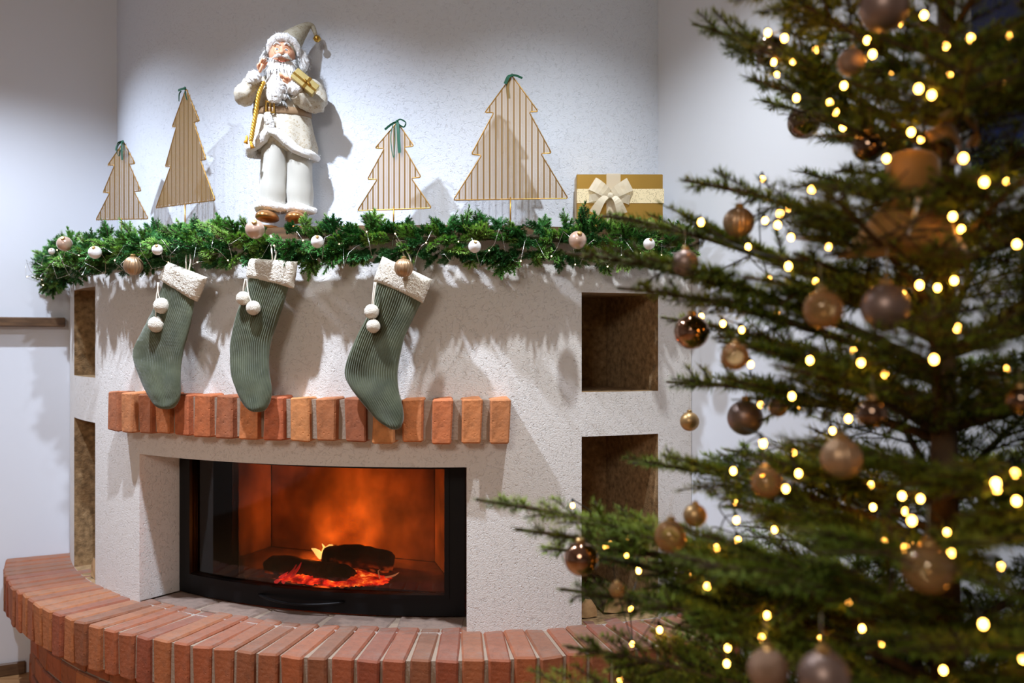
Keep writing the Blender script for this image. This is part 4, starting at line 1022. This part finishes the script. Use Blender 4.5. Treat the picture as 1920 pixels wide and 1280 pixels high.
mb = MB(); mb.sphere(S(528.5, 115.0, 0.080), 4.6*SC, 0.0062, 4.0*SC, 16, 10); mb.build('nose', m_skin, head, True)
for sx in (-1, 1):
    fur_tube('moustache', [S(529+sx*0.5, 120.5, 0.078), S(529+sx*8, 120.5, 0.076), S(529+sx*17, 125, 0.068)], [2.7*SC, 3.3*SC, 1.6*SC], head, None, 110, 0.004, 15+sx, 0.2, 0.1)
# beard, hair
bs, ns = [], []
mb = MB(); rg = []
for i, (y, rx, w0, w1) in enumerate(((112, 29, 0.052, 0.020), (122, 28, 0.058, 0.02), (131, 28, 0.066, 0.018), (142, 29, 0.072, 0.016), (156, 26, 0.074, 0.02), (170, 20, 0.074, 0.035), (184, 13, 0.071, 0.05), (196, 5, 0.068, 0.058))):
    cw = (w0+w1)/2; rw = (w0-w1)/2
    inner = [S(529+(rx*math.cos(a)), y+4*abs(math.cos(a)), cw-rw*math.sin(a)*(1.0 if y > 128 else (0.35 if math.sin(a) < 0 and abs(math.cos(a)) < 0.8 else 1))) for a in [2*math.pi*j/30 for j in range(30)]]
    rg.append([p+Vector((mnoise.noise(p*150), mnoise.noise(p*150+Vector((4, 0, 0))), 0))*0.003 for p in inner])
rg = rg[2:]
rg.insert(0, [S(529+25*math.cos(a), 124-1.5*abs(math.cos(a))**2*3, 0.040-0.021*math.sin(a)) for a in [2*math.pi*j/30 for j in range(30)]])
mb.loft(rg)
for _ in range(3200):
    i = random.randrange(len(rg)); j = random.randrange(30); p = rg[i][j]; cc = sum(rg[i], Vector())/30; bs.append(p); n_ = (p-cc).normalized(); ns.append(n_*0.32+Vector((0, 0, -1.1)))
for sx in (-1, 1):       # side whiskers
    for _ in range(380):
        y = random.uniform(96, 140); p = S(529+sx*(25+random.uniform(-3, 5)), y, random.uniform(0.012, 0.052)); bs.append(p); ns.append(Vector((sx*0.7, random.uniform(-0.3, 0.2), -0.9)))
sv, stt = fur_strands(bs, ns, 0.020, 0.0017, 0.18, 0.1)
tri = [(f[0], f[k], f[k+1]) for f in mb.f for k in range(1, len(f)-1)]
link('beard', np_mesh('beard', np.concatenate([np.array([tuple(v) for v in mb.v]), sv]), np.concatenate([np.array(tri), stt+len(mb.v)]), m_fur, None, True), head)
fur_tube('hair', [S(507, 98, 0.022), S(502, 112, 0.024), S(499, 126, 0.028), S(501, 140, 0.030)], [7*SC, 10*SC, 11*SC, 6*SC], head, None, 420, 0.014, 21, 0.6)
fur_tube('hair', [S(556, 92, 0.022), S(563, 106, 0.022), S(567, 122, 0.026), S(564, 142, 0.030)], [7*SC, 11*SC, 12*SC, 7*SC], head, None, 520, 0.016, 23, 0.5)
# hat
hp_ = smooth_line([S(534, 96, 0.022), S(543, 84, 0.020), S(556, 68, 0.016), S(568, 54, 0.010), S(577, 46, 0.006), S(584, 46, 0.004), S(588, 54, 0.004), S(591, 63, 0.004)], 26)
hr = [27, 26, 25, 23.5, 22, 20.5, 19, 17.2, 15.5, 14, 12.5, 11, 9.6, 8.4, 7.3, 6.4, 5.7, 5.2, 4.9, 4.7, 4.5, 4.3, 4.1, 3.9, 3.6, 3.2]
mb = MB(); mb.tube(hp_, [r*SC*(1+0.05*mnoise.noise(Vector((i*0.7, 1, 1)))) for i, r in enumerate(hr)], 26); hat = mb.build('hat', m_hat, santa, True)
fur_tube('hat_brim', [S(505, 112, 0.040), S(507, 99, 0.050), S(516, 88, 0.058), S(531, 83.5, 0.060), S(546, 87, 0.056), S(556, 98, 0.048), S(560, 112, 0.038)], [6*SC, 7*SC, 8*SC, 8.5*SC, 8*SC, 7*SC, 6*SC], hat, None, 520, 0.006, 31, -0.1)
mb = MB(); mb.sphere(S(593, 69, 0.006), 7.0*SC, 7.0*SC, 6.6*SC, 20, 12); mb.tube([S(593, 69, 0.006)+Vector((7.2*SC*math.cos(a), 7.2*SC*math.sin(a), 0)) for a in [2*math.pi*k/20 for k in range(21)]], 0.0011, 5); mb.build('bell', m_goldm, hat, True)
# twisted gold cord with tassels
mb = MB(); cp = smooth_line([S(497, 172, 0.082), S(489, 195, 0.084), S(484, 225, 0.080), S(479, 255, 0.080), S(475, 279, 0.080)], 60)
for k in range(3):
    mb.tube([p+Vector((math.cos(i*0.75+k*2.094), math.sin(i*0.75+k*2.094), 0))*2.0*SC for i, p in enumerate(cp)], 2.3*SC, 7)
rope = mb.build('cord', m_rope, santa, True)
for (x, y), dx in (((475, 282), 3), ((468, 274), -2)):
    mb = MB(); mb.tube([S(x, y-4, 0.081), S(x, y, 0.081), S(x+dx*0.3, y+4, 0.081), S(x+dx, y+10, 0.081)], [1.5*SC, 2.6*SC, 2.2*SC, 4.2*SC], 12); mb.build('tassel', m_tass, rope, True)
# small parcel held in the arm: a thing of its own
pc = S(569.5, 171, 0.100); par = tag(empty('gift_parcel'), 'small gold foil parcel with ribbon held in the arm of the santa doll', 'gift box')
m_foil = mat('pale_gold_foil', (206, 186, 122), 0.3, 0.6); bump(m_foil, 40, 0.4, 0.003)
par.location = s_loc+(rotz(s_yaw) @ pc); par.rotation_euler = (0.0, 0.66, s_yaw)
mb = MB(); mb.box((0, 0, 0), 49*SC, 0.030, 22*SC, None, 0.0015); mb.build('box', m_foil, par)
mb = MB(); mb.box((0.006, 0, 0), 5*SC, 0.0315, 22*SC+0.0015); mb.box((0, 0, -0.002), 49*SC+0.0015, 0.0315, 4*SC)
for sx in (-1, 1): mb.sphere((0.006+sx*0.006, -0.017, 0.001), 0.007, 0.003, 0.004, 10, 6)
mb.build('ribbon', m_goldm, par, False)

# ------------------------------------------------------------------ christmas tree
m_tneedle = mat('fir_needles', (50, 74, 34), 0.6, Specular_IOR_Level=0.15)
nzz = vary(m_tneedle, [(0.3, (88, 110, 34)), (0.55, (122, 140, 50)), (0.75, (162, 156, 56))], 9, 3, 'Object')
m_twood = mat('fir_bark', (78, 60, 40), 0.9); vary(m_twood, [(0.3, (50, 38, 24)), (0.7, (92, 70, 46))], 60, 5, cscale=(1, 1, 0.3)); bump(m_twood, 90, 0.8, 0.004)
TY = 1.32; TX = (1772-960)*TY/F
tree = tag(empty('christmas_tree', (TX, TY, 0)), 'large decorated fir tree filling the right side of the picture', 'christmas tree')
mb = MB(); mb.tube([(0.004*math.sin(z*4), 0.004*math.cos(z*3), z) for z in [k*0.1 for k in range(0, 26)]], [0.030-0.0104*k*0.1 for k in range(0, 26)], 14)
mb.build('trunk', m_twood, tree, True)
TREE_BAUBLES = [(1657, 15, 44, .03, 'matte', 'large matte mauve bauble cut by the top edge of the picture'),
 (1445, 97, 29, .026, 'mirror', 'smoky shiny bauble on the top left branch of the tree'),
 (1596, 117, 25, .018, 'glitter', 'small glittered rose-gold bauble near the top of the tree'),
 (1507, 230, 30, .03, 'mirror', 'smoky mirrored bauble hanging alone against the white wall'),
 (1628, 275, 29, .022, 'mirror', 'smoky mirrored bauble just left of the gold fabric ornament'),
 (1385, 417, 29, .025, 'ribbed', 'ribbed brown-gold bauble hanging right of the gift box'),
 (1285, 493, 25, .02, 'matte', 'matte mauve bauble in front of the right end of the garland'),
 (1297, 622, 33, .03, 'copper', 'shiny copper bauble in front of the upper right niche edge'),
 (1543, 580, 36, .023, 'clear', 'see-through amber bauble left of the large matte mauve bauble'),
 (1660, 576, 44, .03, 'matte', 'large matte mauve bauble in the middle of the tree'),
 (1378, 668, 26, .019, 'clear', 'see-through amber bauble half hidden behind a twig right of the copper bauble'),
 (1397, 783, 33, .03, 'matte', 'matte mauve bauble hanging low between the two right niches'),
 (1459, 763, 18, .015, 'glitter', 'small dark glittered bauble just right of a matte mauve one'),
 (1293, 790, 18, .02, 'gold', 'small gold bauble hanging on the level of the brick lintel'),
 (1636, 775, 29, .0185, 'mirror', 'mirrored bauble speckled with light reflections below the large matte mauve one'),
 (1578, 858, 38, .024, 'ribbed', 'large ribbed rose-gold bauble in the lower middle of the tree'),
 (1437, 905, 28, .019, 'clear', 'see-through bauble half hidden by needles below the ribbed one'),
 (1303, 966, 22, .017, 'gold', 'small satin gold bauble left of the lower branches'),
 (1257, 1005, 30, .023, 'clear', 'see-through golden bauble in front of the lower right niche'),
 (1090, 1047, 32, .026, 'copper', 'shiny copper bauble at the lowest left branch before the white pillar'),
 (1740, 1065, 47, .028, 'clear', 'largest see-through brownish bauble at the lower right of the tree'),
 (1440, 1255, 38, .022, 'glitter', 'glittered rose bauble at the bottom edge, the left one of two'),
 (1545, 1268, 48, .027, 'matte', 'rosy satin bauble at the bottom edge, the right one of two'),
 (1914, 750, 26, .016, 'mirror', 'speckled mirrored bauble cut by the right edge of the picture'),
 (1157, 1105, 14, .0105, 'clear', 'tiny clear bauble among the lowest left twigs')]
CLEAR = [(px(x, y, F*rm/rp), rm) for x, y, rp, rm, kd, lb in TREE_BAUBLES]+[(px(1655, 432, 1.12), 0.028), (px(1715, 425, 1.12), 0.026), (px(1700, 320, 1.14), 0.022)]
def prune(Bp):
    """the baubles hang free: no needles in the space just before them"""
    keep_ = np.ones(len(Bp), bool)
    for c, r in CLEAR:
        c = np.array(c); d = np.array([0, 0, CAMZ])-c; d /= np.linalg.norm(d); w = Bp-c; t = w @ d; perp = np.linalg.norm(w-t[:, None]*d, axis=1)
        keep_ &= ~((t > -r) & (t < 0.35) & (perp < r*1.0) & (RNG.random(len(Bp)) < 0.93))
    return keep_
def bez(a, c, b, n): return [a*(1-t)**2+c*2*t*(1-t)+b*t*t for t in [i/(n-1) for i in range(n)]]
rt = random.Random(5)
def make_branch(base, tip, side_len=0.20, step=0.045, lift=0.10, start=0.25, dens=1500, up_mix=0.0):
    base = Vector(base); tip = Vector(tip); ln = (tip-base).length; ctl = (base+tip)/2+Vector((0, 0, lift*ln))
    main = bez(base, ctl, tip, 12); wood = MB(); r0 = 0.0035+0.008*ln
    wood.tube([p for p in main], [r0*(1-0.8*i/11)+0.0008 for i in range(12)], 7)
    twigs = [main[2:] if start < 0.3 else main[3:]]; nn = max(3, int(ln*(1-start)/step))
    for i in range(nn):
        t = start+(0.97-start)*(i+rt.random()*0.5)/nn
        p = base*(1-t)**2+ctl*2*t*(1-t)+tip*t*t; d = ((ctl-base)*(1-t)+(tip-ctl)*t).normalized()
        sd = d.cross(Vector((0, 0, 1))).normalized(); upv = sd.cross(d)
        prof_ = min(1.0, (1-t)*1.6+0.22)*min(1.0, 0.5+t)
        for s_ in (-1, 1):
            a = rt.uniform(0.75, 1.05); l2 = side_len*prof_*rt.uniform(0.7, 1.15)
            dd = (d*math.cos(a)+sd*s_*math.sin(a)+upv*rt.uniform(-0.18, 0.22)).normalized()
            e_ = p+dd*l2; cc = p+dd*l2*0.5+Vector((0, 0, 0.03*l2)); tw = bez(p, cc, e_+d*l2*0.12, 6); twigs.append(tw)
            wood.tube(tw, [0.0022*(1-0.6*k/5) for k in range(6)], 5)
            if l2 > 0.10:
                for q in (0.35, 0.58, 0.78):
                    p2 = tw[int(q*5)]; d2 = (tw[-1]-tw[0]).normalized(); sd2 = d2.cross(upv).normalized()
                    for s2 in (-1, 1):
                        l3 = l2*0.42*(1.15-q)*rt.uniform(0.8, 1.2)+0.015; e3 = p2+(d2*0.7+sd2*s2*0.7+upv*rt.uniform(-0.15, 0.15)).normalized()*l3
                        tw3 = [p2, (p2+e3)/2, e3]; twigs.append(tw3); wood.tube(tw3, 0.0011, 4)
        if rt.random() < 0.4:
            l2 = side_len*0.5*prof_; e_ = p+(d*0.6+upv*rt.choice((-0.6, 0.8))).normalized()*l2; twigs.append([p, (p+e_)/2, e_]); wood.tube([p, e_], 0.0014, 4)
    o = wood.build('branch', m_twood, None, True); setparent(o, tree)
    Bs, Ds, Ls, Ws = [], [], [], []
    for tw in twigs:
        Bp, D, l, w = twig_needles([tuple(p) for p in tw], dens, 0.0210, 0.0022, 0.95, 0.30)
        Bs.append(Bp); Ds.append(D); Ls.append(l); Ws.append(w)
    Bs = np.concatenate(Bs); kp = prune(Bs); v, t = needles(Bs[kp], np.concatenate(Ds)[kp], np.concatenate(Ls)[kp], np.concatenate(Ws)[kp])
    f = link('needles', np_mesh('needles', v, t, m_tneedle)); f['kind'] = 'stuff'
    f.parent = o; f.matrix_parent_inverse = o.matrix_basis.inverted()
def trunk_at(y): return Vector((TX, TY, CAMZ-(y-640)*TY/F))
HERO = [  # trunk y, tip x, tip y, tip depth, side length
 (300, 1300, 44, 1.42, 0.15), (330, 1402, 150, 1.50, 0.13), (190, 1418, -30, 1.25, 0.15), (360, 1432, 190, 1.62, 0.11), (330, 1560, 262, 1.66, 0.10),
 (520, 1283, 338, 1.45, 0.13), (640, 1130, 405, 1.62, 0.14), (700, 1060, 474, 1.40, 0.14), (720, 1158, 540, 1.35, 0.10), (650, 1395, 520, 1.25, 0.13),
 (830, 1250, 716, 1.50, 0.15), (800, 1345, 640, 1.30, 0.13), (780, 1240, 595, 1.60, 0.10),
 (1030, 1186, 868, 1.48, 0.15), (1010, 1358, 842, 1.55, 0.12), (950, 1400, 880, 1.3, 0.13),
 (1240, 893, 936, 1.45, 0.12), (1250, 968, 992, 1.42, 0.10), (1290, 1015, 1024, 1.50, 0.11), (1330, 1050, 1104, 1.42, 0.12), (1450, 1062, 1212, 1.38, 0.13), (1500, 985, 1285, 1.30, 0.16), (1200, 1200, 1010, 1.35, 0.16), (1360, 1215, 1130, 1.25, 0.17)]
for by, tx, ty, td, sl in HERO:
    make_branch(trunk_at(by), px(tx, ty, td), sl, 0.042, 0.10, 0.20)
# inner whorls; kept clear of the right wall and inside the tree's outline
def wall_dist(p): return (p-Vector((CX, CY, 0))).xy.dot(nr.xy)
BOUND = [(-200, 1480), (0, 1470), (200, 1500), (280, 1640), (340, 1500), (420, 1470), (560, 1480), (700, 1450), (780, 1540), (850, 1480), (930, 1340), (1000, 1250), (1100, 1200), (1200, 1180), (1500, 1150)]
def bound(y):
    for (y0, x0), (y1, x1) in zip(BOUND[:-1], BOUND[1:]):
        if y0 <= y <= y1: return x0+(x1-x0)*(y-y0)/(y1-y0)
    return 1450
z = 0.34; k = 0
while z < 2.25:
    nbr = 8
    for j in range(nbr):
        a = 2*math.pi*(j+rt.uniform(-0.25, 0.25))/nbr+k*1.3
        rad_ = max(0.16, 0.62-0.22*(z-0.3))*rt.uniform(0.78, 1.0)
        d = Vector((math.cos(a), math.sin(a)*0.92, 0)); b0 = Vector((TX, TY, z+rt.uniform(-0.03, 0.03))); rise = rt.uniform(0.20, 0.42)
        for _ in range(12):
            tp = b0+d*rad_+Vector((0, 0, rise*rad_)); xx = 960+tp.x/tp.y*F; yy = 640-(tp.z-CAMZ)/tp.y*F
            if tp.y < 0.92 or wall_dist(tp) < 0.06 or xx < bound(yy): rad_ *= 0.9
            else: break
        if rad_ < 0.11: continue
        make_branch(b0, b0+d*rad_+Vector((0, 0, rise*rad_)), min(0.20, rad_*0.42), 0.050, 0.06, 0.12, 1050)
    z += 0.108; k += 1

# ornaments on the tree
for x, y, rp, rm, kd, lb in TREE_BAUBLES:
    bauble(px(x, y, F*rm/rp), rm, kd, lb, 'baubles on the tree', True, (rt.uniform(-.08, .08), rt.uniform(-.08, .08), rt.uniform(0, 3)))
# gold fabric ornament tied to the trunk
m_gfab = mat('amber_gold_fabric', (140, 98, 34), 0.65, 0.1, Sheen_Weight=0.4); bump(m_gfab, 18, 0.4, 0.006)
gf = tag(empty('fabric_ornament', px(1715, 470, 1.17)), 'amber-gold fabric ornament with rounded top and flared folded skirt near the trunk', 'ornament')
mb = MB(); rg = []
for i in range(9):
    t = i/8; y = 362+108*t; xc = 1712-8*t; rx = 34+74*t**0.8; ring = []
    for j in range(48):
        a = 2*math.pi*j/48; f = 1+0.14*t*(2*abs(((a*2.5+0.4)/math.pi) % 2-1)-1)+(0.22*t if math.cos(a) < -0.5 else 0)
        c = px(xc, y+14*t*abs(math.cos(a)), 1.19); ring.append(c+Vector((math.cos(a)*rx*f*1.19/F, math.sin(a)*rx*f*0.6*1.19/F, 0)))
    rg.append(ring)
mb.loft(rg); setparent(mb.build('skirt', m_gfab, smooth=True), gf)
mb = MB(); rg = []
for y, rx in ((282, 20), (288, 38), (300, 48), (325, 50), (350, 46), (368, 36)):
    c = px(1712, y, 1.19); rg.append([c+Vector((math.cos(a)*rx*1.19/F*(1+0.05*math.cos(a*7)), math.sin(a)*rx*0.7*1.19/F, 0)) for a in [2*math.pi*j/40 for j in range(40)]])
mb.loft(rg); setparent(mb.build('bodice', m_gfab, smooth=True), gf)
mb = MB()
for x, y, w in ((1796, 232, 16), (1770, 264, 14)):
    c = px(x, y, 1.16); mb.ribbon(smooth_line([c+Vector((-w*SC, 0, 0.004)), c+Vector((0, -0.012, 0.012)), c+Vector((w*SC, 0, -0.006)), c+Vector((w*SC*0.8, 0.004, -0.03))], 16), (0.2, 0.3, 1), 0.020, 0.001)
setparent(mb.build('bow_loops', m_gfab, smooth=True), gf)
m_crys = mat('clear_icicle', (235, 230, 220), 0.05, 0.0, Transmission_Weight=0.8)
ic = [px(1722, 372, 1.09), px(1717, 392, 1.09), px(1710, 420, 1.09), px(1703, 440, 1.09)]
mb = MB(); mb.tube(smooth_line(ic, 16), [0.0038]*3+[0.0028]*6+[0.0018]*7, 8); tag(mb.build('icicle_ornament', m_crys, None, True), 'slim clear icicle hanging in front of the gold fabric ornament', 'ornament')

# string of warm bulbs ----------------------------------------------
A_ = [(475,183),(568,213),(743,277),(615,340),(580,330),(525,417),(508,347),(1030,225),(1060,303),(1015,328),(1210,130),(1347,85),(1607,215),(1820,200),(1470,257),(1165,407),(900,478),(635,547),(820,575),(853,625),(895,710),(1317,495),(1390,530),(1798,465),(1490,425),(1190,852),(1138,885),(1275,737),(1330,778),(1567,883),(1683,1017),(1808,1013),(445,1000),(720,1060),(543,1190),(587,1165),(460,1230),(530,1255),(102,1240),(1507,1208),(1555,1280)]
B_ = [(815,187),(1253,217),(1322,400),(1422,415),(1535,642),(1403,815),(1803,873),(955,768),(995,832),(1130,897),(710,820),(380,843),(225,615),(105,575),(330,650),(528,552),(727,438),(1060,427),(1230,450),(480,367),(590,295),(365,187),(605,133),(743,380),(435,1067),(648,1080),(610,1020),(925,1145),(837,1213),(447,1275),(1865,172),(1515,375)]
C_ = [(430,5),(593,52),(270,150),(423,163),(618,163),(757,163),(550,245),(282,322),(287,412),(490,462),(1002,225),(1170,283),(1268,298),(1015,343),(1187,365),(1222,415),(1410,477),(1187,563),(1230,545),(1430,590),(937,562),(1075,530),(182,560),(295,520),(235,655),(105,660),(40,693),(130,765),(117,895),(450,920),(885,853),(957,990),(1063,1068),(420,1040),(735,1045),(240,1093),(235,1177),(1603,967),(1390,1212),(1670,215),(1675,245),(1780,310),(1773,162),(1815,1150),(1698,660)]
D_ = [(570,393),(757,582),(843,557),(735,600),(838,645),(893,693),(900,720),(1157,730),(860,910),(1005,1015),(867,1085),(807,1262)]
BP = [(1280+x/2.977, y/2.977) for x, y in A_]+[(1280+x/2.977, 400+y/2.977) for x, y in B_]+[(1280+x/2.844, 830+y/2.844) for x, y in C_]+[(860+x/2.667, 800+y/2.667) for x, y in D_]
m_bulb = mat('warm_bulb', (255, 214, 150), 0.4); b_ = bsdf(m_bulb); b_.inputs['Emission Color'].default_value = (1.0, 0.43, 0.065, 1); b_.inputs['Emission Strength'].default_value = 30
m_wire = mat('dark_green_wire', (22, 30, 20), 0.6)
ls = tag(empty('fairy_light_string', (TX, TY, 0.5)), 'string of warm white fairy lights wound around the fir tree', 'light string')
bm_ = MB(); bm_.sphere((0, 0, 0), 0.0042, 0.0042, 0.0052, 12, 8); BULB = bm_.mesh('fairy_bulb', m_bulb, True)
pos = []
for x, y in BP:
    near = max(0.0, min(1.0, (x-1050)/750.0))
    Yb = 1.50-0.42*near-0.10*max(0, (y-700)/580)*near+rt.uniform(-0.08, 0.20)
    pos.append(px(x, y, max(0.86, Yb)))
so_ = MB(); so_.tube([(0, 0.003, 0.003), (0, 0.010, 0.010)], 0.0028, 6); SOCK = so_.mesh('bulb_socket', m_wire)
for p in pos:
    bo = setparent(link('bulb', BULB, None, p), ls); link('socket', SOCK, bo)
left = list(range(len(pos))); cur = left.pop(0); chain = [pos[cur]]
def end_chain(ch):
    if len(ch) > 1:
        mb = MB(); mb.tube(smooth_line(ch, 5*len(ch)), 0.0011, 5); setparent(mb.build('wire', m_wire, smooth=True), ls)
while left:
    nx_ = min(left, key=lambda i: (pos[i]-pos[cur]).length); d = (pos[nx_]-pos[cur]).length; b = pos[nx_]+Vector((0, 0.010, 0.010))
    if d < 0.24:
        a = chain[-1]; chain += [(a+b)/2+Vector((rt.uniform(-.02, .02), 0.03, 0.012-0.10*d)), b]
    else: end_chain(chain); chain = [b]
    left.remove(nx_); cur = nx_
end_chain(chain)
